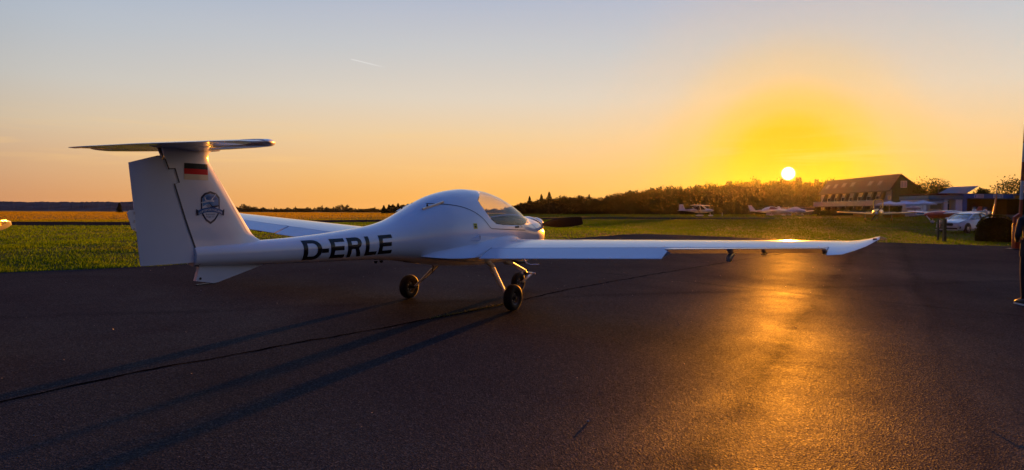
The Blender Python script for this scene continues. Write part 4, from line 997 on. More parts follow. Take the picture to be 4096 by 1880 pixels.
# far tree line beyond the runway and the hills behind
SKY2 = [(880, 826), (930, 822), (960, 824), (985, 820), (1010, 828), (1050, 836), (1090, 832), (1140, 842), (1170, 836), (1260, 832), (1290, 826), (1330, 832), (1365, 818), (1380, 826), (1410, 830), (1450, 840), (1500, 832), (1530, 838), (1600, 842), (1700, 840), (1900, 838), (2060, 836)]
hz = lambda px: 849.3+(px-2048)*.0047
spec = []; px = 560
while px < 2080:
    D = 820+rnd.uniform(-20, 30); p = at(px, D); zt = (CAMP+pix_dir(px, top_y(px, SKY2)+rnd.uniform(-3, 5))*(D/pix_dir(px, 800).y)).z
    k = 'c' if rnd.random() < .55 else 'b'; h = max(4, zt-p.z)*(1.25 if k == 'c' else 1.12)*(1.25 if rnd.random() < .08 else 1); w = h*(.5 if k == 'c' else .85)*rnd.uniform(.7, 1.1); spec.append((p.x, p.y, p.z-.5, h, w, k)); px += w/D*FPX*rnd.uniform(.22, .5)
for k in range(140):
    px = rnd.uniform(560, 2080); p = at(px, 800); spec.append((p.x, p.y, p.z-.5, rnd.uniform(3, 6.5), rnd.uniform(6, 12), 'b'))
wood('far_treeline', spec, 8, leaf_dark, 'hazy line of firs and broadleaf trees beyond the runway')
def hill(name, tab, D, mat, label, depth=300, seed=1):
    rg = random.Random(seed); V = []; n = 420; p0, p1 = tab[0][0], tab[-1][0]
    for i in range(n+1):
        px = p0+(p1-p0)*i/n; zt = (CAMP+pix_dir(px, top_y(px, tab)+rg.uniform(-1.6, 1.2))*(D/pix_dir(px, 800).y)).z
        for dd, k in ((-depth*.5, 0), (-depth*.3, .55), (-depth*.12, .9), (0, 1), (depth, .9)):
            q = at(px, D+dd); V.append((q.x, q.y, -2+(zt+2)*k+(rg.uniform(-.8, .8) if 0 < k < 1 else 0)))
    F_ = [(5*i+k, 5*i+k+1, 5*i+k+6, 5*i+k+5) for i in range(n) for k in range(4)]
    o = mk(name, V, F_, mat, smooth=False); tagd(o, label, kind='structure')
hill_mat = pbr('wooded_hill_haze_tint', (.040, .070, .085), 1.0, spec=0, noise_amt=.4, noise_scale=.03)  # blue fade of distant haze painted into the woods' base colour
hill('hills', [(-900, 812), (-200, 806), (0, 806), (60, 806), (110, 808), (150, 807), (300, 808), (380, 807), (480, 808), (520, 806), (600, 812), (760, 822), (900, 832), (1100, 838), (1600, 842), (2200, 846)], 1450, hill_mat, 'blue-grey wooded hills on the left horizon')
# lone tree and the grove
p = gp(478, 849); p = at(478, 330); hh = (CAMP+pix_dir(478, 811)*(330/pix_dir(478, 811).y)).z-p.z
make_tree('spruce_tree', p, hh, hh*.62, 'con', 77, 'lone dark fir on the field edge left of the fin', 'tree', leaf=.5, dens=1.1)
for i, (px, py) in enumerate(((1535, 822), (1556, 818), (1574, 816), (1592, 814), (1612, 816), (1632, 815), (1650, 820), (1664, 826))):
    D = 330+(i % 3)*7; p = at(px, D); hh = (CAMP+pix_dir(px, py)*(D/pix_dir(px, py).y)).z-p.z
    make_tree('fir_tree', p, hh, hh*.75, 'con' if i in (0, 1, 3, 6) else 'broad', 90+i, ('leftmost, loosest fir of the small dark grove', 'second tree from the left in the small dark grove', 'third tree from the left in the small dark grove', 'tallest tree of the small dark grove, left of its middle', 'tree just right of the middle of the small dark grove', 'third tree from the right in the small dark grove', 'second tree from the right in the small dark grove', 'rightmost low tree of the grove, touching the fuselage line')[i], 'tree', 'small dark grove', leaf=.55, dens=1.2, mat=leaf_dark, lo=.05)
# trees round the buildings
for px, py, D, w, h_, lab, sd_ in ((3725, 706, 150, 9.0, None, 'round leafy tree right of the dark gable, sky showing through', 31), (3925, 748, 150, 4.0, None, 'small bush-like tree top above the blue fascia', 32), (4075, 700, 130, 9.5, None, 'leafy tree above the right end of the blue building', 33), (3770, 745, 165, 4.5, None, 'low tree between the round tree and solar panel', 34)):
    p = at(px, D); h = (CAMP+pix_dir(px, py)*(D/pix_dir(px, py).y)).z-p.z; make_tree('broadleaf_tree', p, h, w, 'broad', sd_, lab, 'tree', leaf=.34, dens=4.5, lo=.04)

def hedge(name, a, b, w, h, mat, label, seed=1, dens=160, leaf=.12, round_=False):
    """clipped hedge from a to b: dark core and a skin of leaves"""
    rng = np.random.default_rng(seed); a, b = Vector(a), Vector(b); L = (b-a).length; dr = (b-a).normalized(); nr = Vector((-dr.y, dr.x, 0)); n = int(L*(h*2+w)*dens)
    u = rng.uniform(0, L, n); k = rng.uniform(0, 2*h+w, n); s_ = np.where(k < h, -w/2, np.where(k > h+w, w/2, k-h-w/2)); z = np.where(k < h, k, np.where(k > h+w, 2*h+w-k, h))
    if round_: e = np.clip(np.minimum(u, L-u)/(h*.5), 0, 1); q = np.sqrt(1-(1-e)**2); z = z*(.25+.75*q); s_ = s_*(.4+.6*q)
    P = np.stack([a.x+dr.x*u+nr.x*s_, a.y+dr.y*u+nr.y*s_, z], 1)+rng.normal(0, .035*leaf/.12, (n, 3)); P[:, 2] += ground_z(P[:, 0], P[:, 1])
    rt = empty(name, (0, 0, 0), 0, label, 'hedge'); me = np_mesh('foliage', leaves(P, leaf, rng), 4, mat); o = bpy.data.objects.new('foliage', me); C.objects.link(o); o.parent = rt
    m_ = 12; V = []
    for i in range(m_+1):
        u_ = L*i/m_; e = min(1, min(u_, L-u_)/(h*.5)) if round_ else 1; q = math.sqrt(1-(1-e)**2); c_ = a+dr*u_; g = gz(c_.x, c_.y)
        for s2, z2 in ((-1, -.1), (-1, .93), (1, .93), (1, -.1)): V.append(tuple(c_+nr*(s2*w/2*.93*((.4+.6*q) if round_ else 1))+Vector((0, 0, g-c_.z+h*z2*((.25+.75*q) if round_ else 1)))))
    F_ = [(4*i+k, 4*i+4+k, 4*i+5+k, 4*i+1+k) for i in range(m_) for k in range(3)]+[(0, 1, 2, 3), tuple(4*m_+k for k in (3, 2, 1, 0))]
    mk('twigs', V, F_, leaf_dark, rt); return rt

# grass blades on the near part of the field
def grass_blades():
    rng = np.random.default_rng(4); n = 480000
    az = rng.uniform(-.80, .80, n); D = np.where(np.arange(n) < 300000, 12.5+(rng.uniform(0, 1, n)**1.5)*75, 60+rng.uniform(0, 1, n)**1.6*420); X = az*D; Y = D
    inside = in_poly(X, Y, apron_pts) | in_poly(X, Y, rwp); X, Y, D = X[~inside], Y[~inside], D[~inside]; n = len(X)
    clump = np.sin(X*1.3+np.sin(Y*.9)*2)*np.cos(Y*1.1+X*.4); h = (.032+.02*clump+rng.uniform(0, .035, n))*(1+D*.009); tall = rng.uniform(0, 1, n) < .012; h = np.where(tall, h*2.3, h)
    a = rng.uniform(0, 2*np.pi, n); w = (.006+.00045*D)*rng.uniform(.7, 1.4, n); ln = rng.uniform(.1, .9, n)*h; b_ = rng.uniform(0, 2*np.pi, n); Z = ground_z(X, Y)-.015
    V = np.stack([np.stack([X-np.cos(a)*w, Y-np.sin(a)*w, Z], 1), np.stack([X+np.cos(a)*w, Y+np.sin(a)*w, Z], 1), np.stack([X+np.cos(b_)*ln, Y+np.sin(b_)*ln, Z+h], 1)], 1)
    m = bpy.data.materials.new('grass_blade'); m.use_nodes = True; T = NT(m.node_tree); T.n.clear(); co = T.coord('Object')
    c = T.ramp(T.noise(T.coord('Object', scale=(1, 3, 1)), .35, 5, .65), [(.3, (.045, .16, .004)), (.5, (.10, .23, .005)), (.7, (.20, .25, .012))])
    c = T.mix(.45, c, T.ramp(T.noise(co, 11., 3, .7), [(.3, (.03, .08, .003)), (.6, (.11, .15, .008)), (.75, (.24, .20, .03))]))
    sp = T.new('ShaderNodeSeparateXYZ'); T.link(co, sp.inputs[0]); r_ = T.math('SQRT', T.math('ADD', T.math('POWER', sp.outputs[0], 2.0), T.math('POWER', sp.outputs[1], 2.0)))
    mr = T.new('ShaderNodeMapRange'); T.link(r_, mr.inputs[0]); mr.inputs[1].default_value = 66; mr.inputs[2].default_value = 110
    lf = T.new('ShaderNodeMapRange'); T.link(T.math('DIVIDE', sp.outputs[0], r_), lf.inputs[0]); lf.inputs[1].default_value = .15; lf.inputs[2].default_value = -.25
    gold = T.ramp(T.noise(T.coord('Object', scale=(.3, 2.0, 1)), .08, 4, .6), [(.3, (.20, .17, .008)), (.7, (.34, .22, .015))])
    c = T.mix(T.math('MULTIPLY', mr.outputs[0], T.math('ADD', .25, T.math('MULTIPLY', lf.outputs[0], .65))), c, gold)
    df = T.new('ShaderNodeBsdfDiffuse'); T.link(c, df.inputs[0]); tl = T.new('ShaderNodeBsdfTranslucent'); T.link(c, tl.inputs[0]); mx = T.new('ShaderNodeMixShader'); mx.inputs[0].default_value = .5
    T.link(df.outputs[0], mx.inputs[1]); T.link(tl.outputs[0], mx.inputs[2]); o = T.new('ShaderNodeOutputMaterial'); T.link(mx.outputs[0], o.inputs[0])
    me = np_mesh('grass', V, 3, m); o = bpy.data.objects.new('grass', me); C.objects.link(o); tagd(o, 'short mown grass with taller stalks beside the apron', 'grass', kind='stuff')
grass_blades()
# joint across the apron, with weeds in it
jp = [(-4.6, 3.55), (-3.69, 4.9), (-3.02, 6.09), (-2.57, 6.69), (-1.5, 8.1), (-.17, 10.0), (1.13, 12.21), (3.78, 15.81), (6.2, 19.0), (9.5, 23.2)]
def joint():
    rg = random.Random(2); pts = []
    for a, b in zip(jp[:-1], jp[1:]):
        a, b = Vector((*a, 0)), Vector((*b, 0)); n = int((b-a).length/.06)
        for k in range(n): pts.append(a+(b-a)*k/n)
    off = 0; V = []
    for i, p in enumerate(pts):
        off = off*.85+rg.uniform(-.012, .012); t = (pts[min(i+1, len(pts)-1)]-pts[max(i-1, 0)]).normalized(); nr = Vector((-t.y, t.x, 0)); w = .008+.010*abs(math.sin(i*.37)*math.sin(i*.113))+rg.uniform(0, .006)
        for s_ in (-1, 1): q = p+nr*(off+s_*w); V.append((q.x, q.y, gz(q.x, q.y)+.0165))
    o = mk('asphalt_joint', V, [(2*i, 2*i+2, 2*i+3, 2*i+1) for i in range(len(pts)-1)], pbr('joint_dark', (.006, .006, .007), 1.0, spec=0)); tagd(o, 'dark cracked seam running across the apron', kind='structure')
    rng = np.random.default_rng(9); T_ = []
    for k in range(900):
        u = rng.uniform(0, 1); x = -1.05+u*1.15*.98; y = np.interp(x, [a for a, _ in jp], [b for _, b in jp]); 
        if rng.uniform() > .35+.65*abs(math.sin(u*9)): continue
        x += rng.normal(0, .018); y += rng.normal(0, .018); h = rng.uniform(.008, .035); a = rng.uniform(0, 6.28); w = .004; b_ = rng.uniform(0, 6.28); z = gz(x, y)+.012
        T_.append([(x-math.cos(a)*w, y-math.sin(a)*w, z), (x+math.cos(a)*w, y+math.sin(a)*w, z), (x+math.cos(b_)*h*.9, y+math.sin(b_)*h*.9, z+h)])
    me = np_mesh('weeds', np.array(T_), 3, pbr('weed_dry', (.22, .20, .04), .8)); o = bpy.data.objects.new('weeds', me); C.objects.link(o); tagd(o, 'yellow-green weeds growing in the apron seam by the wheel', 'weeds', kind='stuff')
joint()
# loose grit and a twig
rng = np.random.default_rng(21); b_ = B()
for k in range(150):
    x, y = rng.uniform(-8, 9), rng.uniform(2.6, 20)
    if not in_poly(np.array(x), np.array(y), apron_pts): continue
    r = rng.uniform(.003, .009); z = gz(x, y)+.012; q = rng.normal(0, r*.3, (6, 3)); P = [(x+r, y, z+r*.5), (x-r, y, z+r*.5), (x, y+r, z+r*.5), (x, y-r, z+r*.5), (x, y, z+r*1.2), (x, y, z)]
    b_.add([tuple(np.array(p)+d) for p, d in zip(P, q)], [(0, 2, 4), (2, 1, 4), (1, 3, 4), (3, 0, 4), (2, 0, 5), (1, 2, 5), (3, 1, 5), (0, 3, 5)])
tagd(b_.build('grit', pbr('grit_stone', (.30, .28, .25), .8)), 'loose pale grit scattered on the apron', 'grit', kind='stuff')
t0, t1, t2 = gp(3945, 1710), gp(4020, 1738), gp(4110, 1768)
tagd(B().tube([t0+Vector((0, 0, .018)), t1+Vector((0, 0, .026)), t2+Vector((0, 0, .02))], [.0012, .0022, .0016], 6).build('twig', pbr('dry_twig', (.30, .22, .14), .8)), 'thin dry stalk lying on the asphalt at the lower right', 'twig')
p_ = gp(2352, 1699)
tagd(B().lathe([(0, .0), (.009, .003), (.011, .009), (.006, .016), (0, .018)], (p_.x, p_.y, p_.z+.012), 'Z', 7).build('pebble', MATS['grit_stone']), 'single pale pebble on the dark asphalt near the front', 'pebble')

# ------------------------------------------------------------------ the hotel building (its front runs away from the viewer)
roof_brown = pbr('roof_tiles', (.045, .032, .022), .8, noise_amt=.35, noise_scale=2.5, bump=.4, bump_scale=8)
gable_green = pbr('gable_cladding', (.035, .072, .020), .85, noise_amt=.2, noise_scale=1.2)
wall_cream = pbr('render_cream', (.42, .38, .34), .85, noise_amt=.12, noise_scale=.8)
balcony_m = pbr('balcony_panel', (.46, .38, .28), .8, noise_amt=.15, noise_scale=1.5)
fin_dark = pbr('dark_timber', (.035, .022, .015), .8); win_glass = pbr('window_glass', (.03, .035, .04), .12, coat=.5)
win_white = pbr('window_frame_white', (.7, .7, .7), .5)
hotel = empty('hotel_building', (0, 0, 0), 0, 'long two-storey building with brown roof, skylights, slanted fins and dark green gable', 'building')
XF = 83.0                                              # front plane
YA, YB = 150., 184.
def yx(px, X=XF): return X*FPX/(px-2048)               # distance at which a pixel column meets the front
def hz_(py, px, Y): return CAMH+((849.3+(px-2048)*.0047)-py)/FPX*Y
zb = gz(XF, YA)-.2
gab = [(XF+.2, zb), (XF+.2, 7.1), (XF+1.9, 10.15), (XF+9.8, 4.7), (XF+13.5, 2.6), (XF+13.5, zb)]
b_ = B(); n_ = len(gab); b_.v = [(x, y, z) for y in (YA, YB) for x, z in gab]; b_.f = [tuple(range(n_)), tuple(reversed(range(n_, 2*n_)))]+[(i, i+n_, (i+1) % n_+n_, (i+1) % n_) for i in range(n_)]
b_.build('wall', gable_green, hotel)
for i in range(26):      # horizontal cladding boards of the gable that can still be told apart
    z0 = zb+.3+i*.36; z1 = z0+.34; xl = XF+.2 if z0 < 7.1 else XF+.2+(z0-7.1)*1.7/3.05; zz_ = z1
    xr = XF+13.5 if z1 < 2.6 else (XF+13.5-(z1-2.6)*3.7/2.1 if z1 < 4.7 else XF+9.8-(z1-4.7)*7.9/5.45)
    if xr-xl < .3: break
    B().box(xl+.05, xr-.05, YA-.05, YA-.003, z0, z1).build('cladding_board', gable_green, hotel)
rf = B(); rf.prism([(XF-.55, 6.55), (XF-.55, 6.8), (XF+1.9, 10.42), (XF+10.2, 4.62), (XF+10.2, 4.4), (XF+1.9, 10.17), (XF+.2, 7.3)], YA-.35, YB+.3); roof = rf.build('roof', roof_brown, hotel)
def roof_pt(t, y, off=.0): a, b = Vector((XF-.55, y, 6.8)), Vector((XF+1.9, y, 10.42)); n = Vector((-(10.42-6.8), 0, 2.45)).normalized(); return a+(b-a)*t+n*off
for px0, px1, py in ((3303, 3314, 748), (3333, 3346, 745), (3364, 3380, 741), (3399, 3415, 738), (3469, 3486, 734), (3510, 3524, 732)):
    y0, y1 = yx(px1, XF+.7), yx(px0, XF+.7); t = (hz_(py, px0, (y0+y1)/2)-6.8)/3.62; h = .15
    v = [roof_pt(t-h, y0, .06), roof_pt(t-h, y1, .06), roof_pt(t+h, y1, .06), roof_pt(t+h, y0, .06), roof_pt(t-h, y0), roof_pt(t-h, y1), roof_pt(t+h, y1), roof_pt(t+h, y0)]
    sk = B().add(v, [(0, 1, 2, 3), (0, 4, 5, 1), (1, 5, 6, 2), (2, 6, 7, 3), (3, 7, 4, 0)]).build('skylight', pbr('skylight_frame', (.08, .075, .07), .8), roof)
    g = [roof_pt(t-h*.8, y0+.1*(y1-y0), .07), roof_pt(t-h*.8, y1-.1*(y1-y0), .07), roof_pt(t+h*.8, y1-.1*(y1-y0), .07), roof_pt(t+h*.8, y0+.1*(y1-y0), .07)]
    mk('skylight_pane', [tuple(q) for q in g], [(0, 1, 2, 3)], pbr('skylight_glass', (.06, .065, .07), .35, spec=.3), roof)
# front wall, bays, fins, balcony
B().box(XF+.05, XF+.18, YA+.1, YB, zb, 7.0).build('front_wall', wall_cream, hotel)
fins = [3303, 3330, 3357, 3387, 3421, 3457, 3493, 3529]
for k, px in enumerate(fins):
    y = yx(px); dz = .45
    for lo_, hi_, sl in ((4.55, 6.55, 1.0), (zb, 3.5, 1.1)):
        b_ = B(); v = [(XF-.9, y-.35+sl*0, lo_), (XF-.9, y+.55, lo_), (XF-.9+.3, y-.35-sl, hi_), (XF-.6, y+.55-sl, hi_), (XF+.04, y-.35, lo_), (XF+.04, y+.55, lo_), (XF+.04, y-.35-sl, hi_), (XF+.04, y+.55-sl, hi_)]
        b_.add(v, [(0, 1, 3, 2), (4, 6, 7, 5), (0, 2, 6, 4), (1, 5, 7, 3), (2, 3, 7, 6), (0, 4, 5, 1)]); b_.build('slanted_fin', fin_dark, hotel)
    if k < len(fins)-1:
        yn = yx(fins[k+1]); ym = (y+yn)/2; wd = (y-yn)*.28
        for z0, z1 in ((4.6, 5.7), (zb+.7, zb+2.4)):
            wn = B().box(XF-.03, XF+.04, ym-wd, ym+wd, z0, z1).build('window', win_white, hotel); B().box(XF-.05, XF-.032, ym-wd*.85, ym+wd*.85, z0+.1, z1-.1).build('pane', win_glass, wn)
y0 = yx(3556); wn = B().box(XF-.03, XF+.04, y0-.5, y0+.9, 4.6, 5.7).build('window', win_white, hotel); B().box(XF-.05, XF-.032, y0-.4, y0+.8, 4.7, 5.6).build('pane', win_glass, wn)
B().box(XF-1.7, XF+.04, yx(3530), YB+2.5, 3.35, 3.55).build('balcony_floor', fin_dark, hotel)
px_ = [3251, 3298, 3325, 3356, 3385, 3419, 3455, 3493, 3532]
for a, b in zip(px_[:-1], px_[1:]):
    ya, yb = yx(a+1.0, XF-1.75), yx(b-1.0, XF-1.75); B().box(XF-1.78, XF-1.72, yb, ya, 3.45, 4.5).build('balcony_panel', balcony_m, hotel)
B().tube([(XF-1.75, yx(3532, XF-1.75), 4.62), (XF-1.75, yx(3251, XF-1.75), 4.62)], .04, 6).build('handrail', alu, hotel)
for a in px_[1::2]: B().box(XF-1.72, XF-1.58, yx(a, XF-1.75)-.1, yx(a, XF-1.75)+.1, zb, 3.4).build('balcony_post', fin_dark, hotel)
# gable window, drainpipe
wn = B().box(85.0, 86.35, YA-.10, YA-.04, 7.35, 8.85).build('window', win_white, hotel)
B().box(85.1, 85.62, YA-.12, YA-.102, 7.45, 8.75).build('pane', pbr('pane_pale', (.35, .40, .44), .15, coat=.5), wn); B().box(85.73, 86.25, YA-.12, YA-.102, 7.45, 8.75).build('pane', MATS['pane_pale'], wn)
B().tube([(83.15, YA-.15, 6.4), (83.15, YA-.15, zb)], .06, 8).build('drainpipe', dark_metal, hotel)
# white tiled-roof trailer / barrier behind the parked planes
cont = empty('container_shed', (0, 0, 0), 0, 'long low pale shed with flat roof behind the two white planes', 'shed')
pa, pb = at(3078, 175), at(3250, 172); zr = hz_(829, 3160, 173)
shed_m = pbr('shed_panel', (.34, .27, .24), .7, noise_amt=.12)
dv = (pb-pa)/8
for i in range(8):
    a, b = pa+dv*i, pa+dv*(i+1); B().add([(a.x, a.y, a.z-.3), (b.x-.08, b.y, b.z-.3), (b.x-.08, b.y, zr-.15), (a.x, a.y, zr-.15), (a.x, a.y+2.4, a.z-.3), (b.x-.08, b.y+2.4, b.z-.3), (b.x-.08, b.y+2.4, zr-.15), (a.x, a.y+2.4, zr-.15)], [(0, 1, 2, 3), (7, 6, 5, 4), (0, 3, 7, 4), (1, 5, 6, 2), (3, 2, 6, 7)]).build('wall_panel', shed_m if i < 4 else fin_dark, cont)
B().add([(pa.x-.3, pa.y-.5, zr-.15), (pb.x+.3, pb.y-.5, zr-.15), (pb.x+.3, pb.y+2.8, zr-.15), (pa.x-.3, pa.y+2.8, zr-.15), (pa.x-.3, pa.y-.5, zr), (pb.x+.3, pb.y-.5, zr), (pb.x+.3, pb.y+2.8, zr), (pa.x-.3, pa.y+2.8, zr)], [(0, 3, 2, 1), (4, 5, 6, 7), (0, 1, 5, 4), (1, 2, 6, 5), (2, 3, 7, 6), (3, 0, 4, 7)]).build('roof', shed_m, cont)
hedge('hedge', at(3270, 118), at(3560, 112), 1.0, .95, leaf_hedge, 'low clipped hedge in front of the long building', 3, 30, .22)
hedge('hedge', at(3545, 98), at(3600, 96), 1.0, 1.45, leaf_hedge, 'square dark hedge block beside the white parasols', 4, 50, .2)

# ------------------------------------------------------------------ the clubhouse and its hangar bay
club = empty('clubhouse', (0, 0, 0), 0, 'flat-roofed white and blue clubhouse with dark open hangar bay and white banners', 'building')
YC = 105.
def X_(px, Y=YC): return (px-2048)/FPX*Y
def Z_(py, Y=YC, px=3850): return hz_(py, px, Y)
white_wall = pbr('white_wall', (.74, .77, .80), .8, noise_amt=.08, noise_scale=.7); blue_f = pbr('blue_fascia', (.065, .16, .44), .6, noise_amt=.12, noise_scale=.8); teal_f = pbr('teal_fascia', (.06, .21, .32), .6, noise_amt=.12, noise_scale=.8)
zg = gz(X_(3850), YC)-.3
B().box(X_(3703), X_(3765), YC, YC+7, zg, Z_(799)).build('wall', white_wall, club)
B().box(X_(3765)+.01, X_(3780), YC-.5, YC+7, zg, Z_(797)).build('wall', white_wall, club)
B().box(X_(3812), X_(3838), YC-.5, YC+7, zg, Z_(797)).build('wall', white_wall, club)
B().box(X_(3780)+.01, X_(3812)-.01, YC+1.0, YC+7, zg, Z_(797)).build('recess_wall', white_wall, club)
dr_ = B().box(X_(3795), X_(3811), YC+.93, YC+.99, zg, Z_(803)).build('door', win_white, club); B().box(X_(3797), X_(3809), YC+.90, YC+.925, zg+.3, Z_(813)).build('pane', win_glass, dr_); B().box(X_(3797), X_(3809), YC+.90, YC+.925, Z_(811), Z_(804)).build('pane', win_glass, dr_)
wn = B().box(X_(3716), X_(3764), YC-.05, YC-.002, Z_(838), Z_(813)).build('window', win_white, club); B().box(X_(3718), X_(3762), YC-.08, YC-.055, Z_(836), Z_(815)).build('roller_shutter', pbr('shutter', (.22, .23, .22), .6), wn)
b_ = B(); b_.add([(X_(3692), YC-1.9, Z_(812)), (X_(3765), YC-.01, Z_(801)), (X_(3703), YC-.01, Z_(801)), (X_(3757)-.1, YC-1.9, Z_(812)), (X_(3692), YC-1.9, Z_(813.5)), (X_(3757)-.1, YC-1.9, Z_(813.5))], [(0, 3, 1, 2), (0, 4, 5, 3)])
b_.build('awning', pbr('awning_grey', (.30, .30, .27), .8), club)
B().box(X_(3700), X_(3838)-.01, YC-.62, YC+7.2, Z_(798.5), Z_(783)).build('fascia', teal_f, club)
B().box(X_(3838), X_(4150), YC-.7, YC+7.2, Z_(793), Z_(776)).build('fascia', blue_f, club)
B().box(X_(3700)-.05, X_(4150)+.05, YC-.75, YC+7.3, Z_(776)+.002, Z_(774.5)).build('roof_edge', roof_brown, club)
B().box(X_(3840), X_(3856), YC-.55, YC, zg, Z_(793)).build('pillar', blue_f, club)
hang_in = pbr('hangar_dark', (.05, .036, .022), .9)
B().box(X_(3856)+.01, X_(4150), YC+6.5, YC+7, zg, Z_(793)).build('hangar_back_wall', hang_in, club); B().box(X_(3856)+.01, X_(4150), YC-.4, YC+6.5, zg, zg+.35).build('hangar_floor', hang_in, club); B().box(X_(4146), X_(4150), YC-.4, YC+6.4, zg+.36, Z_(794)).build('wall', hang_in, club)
bw = pbr('banner_white', (.62, .66, .72), .6); bk = pbr('banner_print', (.05, .12, .30), .6)
for x0, x1, k in ((3881, 3918, 0), (3956, 3995, 1), (4037, 4064, 2)):
    bn_ = B().box(X_(x0), X_(x1), YC-.76, YC-.71, Z_(793, px=3950), Z_(777.8, px=3950)).build('banner', bw, club)
    P = B()
    def tb(txt, px, py, size):
        for poly in text_polys(txt, size): P.add([(X_(px)+a, YC-.768, Z_(py, px=3950)+b) for a, b in poly], [tuple(range(len(poly)))])
    if k == 0:
        P.box(X_(3884), X_(3888), YC-.77, YC-.762, Z_(790), Z_(781)); [P.box(X_(3893), X_(3914), YC-.77, YC-.762, Z_(q+1.2), Z_(q)) for q in (781, 785, 789)]
    if k == 1: P.box(X_(3959), X_(3968), YC-.77, YC-.762, Z_(787), Z_(785.5)); P.box(X_(3962.6), X_(3964.4), YC-.77, YC-.762, Z_(791), Z_(781)); tb('IME', 3982, 791, .55)
    if k == 2: P.box(X_(4042), X_(4060), YC-.77, YC-.762, Z_(786), Z_(784))
    P.build('banner_print', bk, bn_)
# solar panel stand on the roof, five panels wide
sol = empty('solar_array', (0, 0, 0), 0, 'tilted grey solar array standing on the clubhouse roof', 'solar panels')
s0, s1, s2, s3 = Vector((X_(3777), YC+2, Z_(776)+.03)), Vector((X_(3893), YC+2, Z_(776)+.05)), Vector((X_(3911, YC+4), YC+4, Z_(743, YC+4)+.0)), Vector((X_(3798, YC+4), YC+4, Z_(748, YC+4)))
nn = (s1-s0).cross(s3-s0).normalized()*.05
for i in range(6):
    for j in range(2):
        q = lambda u, w: (s0*(1-u)+s1*u)*(1-w)+(s3*(1-u)+s2*u)*w
        u0, u1, w0, w1 = i/6+.004, (i+1)/6-.004, j/2+.006, (j+1)/2-.006; v = [q(u0, w0), q(u1, w0), q(u1, w1), q(u0, w1)]; v = v+[p-nn for p in v]
        B().add(v, [(0, 1, 2, 3), (7, 6, 5, 4), (0, 4, 5, 1), (1, 5, 6, 2), (2, 6, 7, 3), (3, 7, 4, 0)]).build('solar_panel', pbr('solar_grey', (.10, .11, .13), .35, coat=.3), sol)
for x in (s1.x-.3, s0.x+1): B().bar((x+.6, YC+4.1, Z_(745, YC+4)-.1), (x+.6, YC+4.3, Z_(776)), .08).build('support_strut', dark_metal, sol)
ch_ = B().box(X_(3738, 150), X_(3765, 150), 150, 152, 2, hz_(758, 3750, 150)).build('chimney_block', gable_green); tagd(ch_, 'square green block standing behind the blue roof line', 'chimney')
# parasols of the terrace
par_m = pbr('parasol_cloth', (.62, .66, .74), .7); 
def parasol(px, D, w, ytop, yedge, lab, n=4, mat=par_m):
    g = at(px, D); zt = hz_(ytop, px, D); ze = hz_(yedge, px, D); r = empty('parasol', g, R(20), lab, 'parasol', 'white parasols on the terrace'); s = w/2*(1.0 if n == 4 else .95)
    V = [(0, 0, zt-g.z)]+[(s*math.cos(2*math.pi*(k+.5)/n)*1.3, s*math.sin(2*math.pi*(k+.5)/n)*1.3, ze-g.z) for k in range(n)]; V += [(x*.98, y*.98, z-.22) for x, y, z in V[1:]]
    mk('canopy_cloth', V, [(0, 1+k, 1+(k+1) % n) for k in range(n)]+[(1+k, 1+n+k, 1+n+(k+1) % n, 1+(k+1) % n) for k in range(n)], mat, r)
    B().tube([(0, 0, 0), (0, 0, zt-g.z-.03)], .04, 8).build('pole', alu, r); B().box(-.35, .35, -.35, .35, -.05, .08).build('base', dark_metal, r)
parasol(3557, 97, 2.7, 804, 816, 'leftmost white parasol, behind the yellow plane canopy'); parasol(3619, 95, 2.9, 803, 816, 'middle white parasol, widest and in front of the dark gable'); parasol(3690, 99, 2.8, 801, 814, 'right white parasol half under the clubhouse awning')
parasol(3654, 90, 1.4, 823, 831, 'small dusty-pink parasol below the middle white parasol', 8, pbr('parasol_pink', (.40, .32, .34), .8))
# glazed wind screens of the terrace
scr = empty('terrace_screen', (0, 0, 0), 0, 'row of pale framed wind screens below the parasols', 'screen')
for i, px in enumerate((3608, 3622, 3636, 3650)):
    a, b = at(px, 92), at(px+13, 92); B().add([(a.x, a.y, a.z), (b.x, b.y, b.z), (b.x, b.y, hz_(833, px, 92)), (a.x, a.y, hz_(833, px, 92))]+[(a.x, a.y+.06, a.z), (b.x, b.y+.06, b.z), (b.x, b.y+.06, hz_(833, px, 92)), (a.x, a.y+.06, hz_(833, px, 92))], [(0, 1, 2, 3), (7, 6, 5, 4), (3, 2, 6, 7), (0, 3, 7, 4), (1, 5, 6, 2)]).build('screen_panel', pbr('screen_white', (.40, .42, .44), .5), scr)
ts = empty('terrace_tent', (0, 0, 0), 0, 'white side wall of a marquee behind the parasols', 'tent')
B().box(X_(3570, 101), X_(3640, 101), 101, 101.2, gz(60, 101), hz_(819, 3600, 101)).build('tent_wall', par_m, ts); B().box(X_(3560, 101), X_(3569.5, 101), 101, 101.2, gz(60, 101), hz_(819, 3600, 101)).build('tent_wall', wall_cream, ts)
# terrace slab under the parasols and blue benches
tb_ = B().box(X_(3640, 90), X_(3668, 90), 88, 88.6, gz(52, 88)+.35, gz(52, 88)+.75).build('blue_bench', teal_f); tagd(tb_, 'low blue bench between the parasols and the red wing', 'bench')

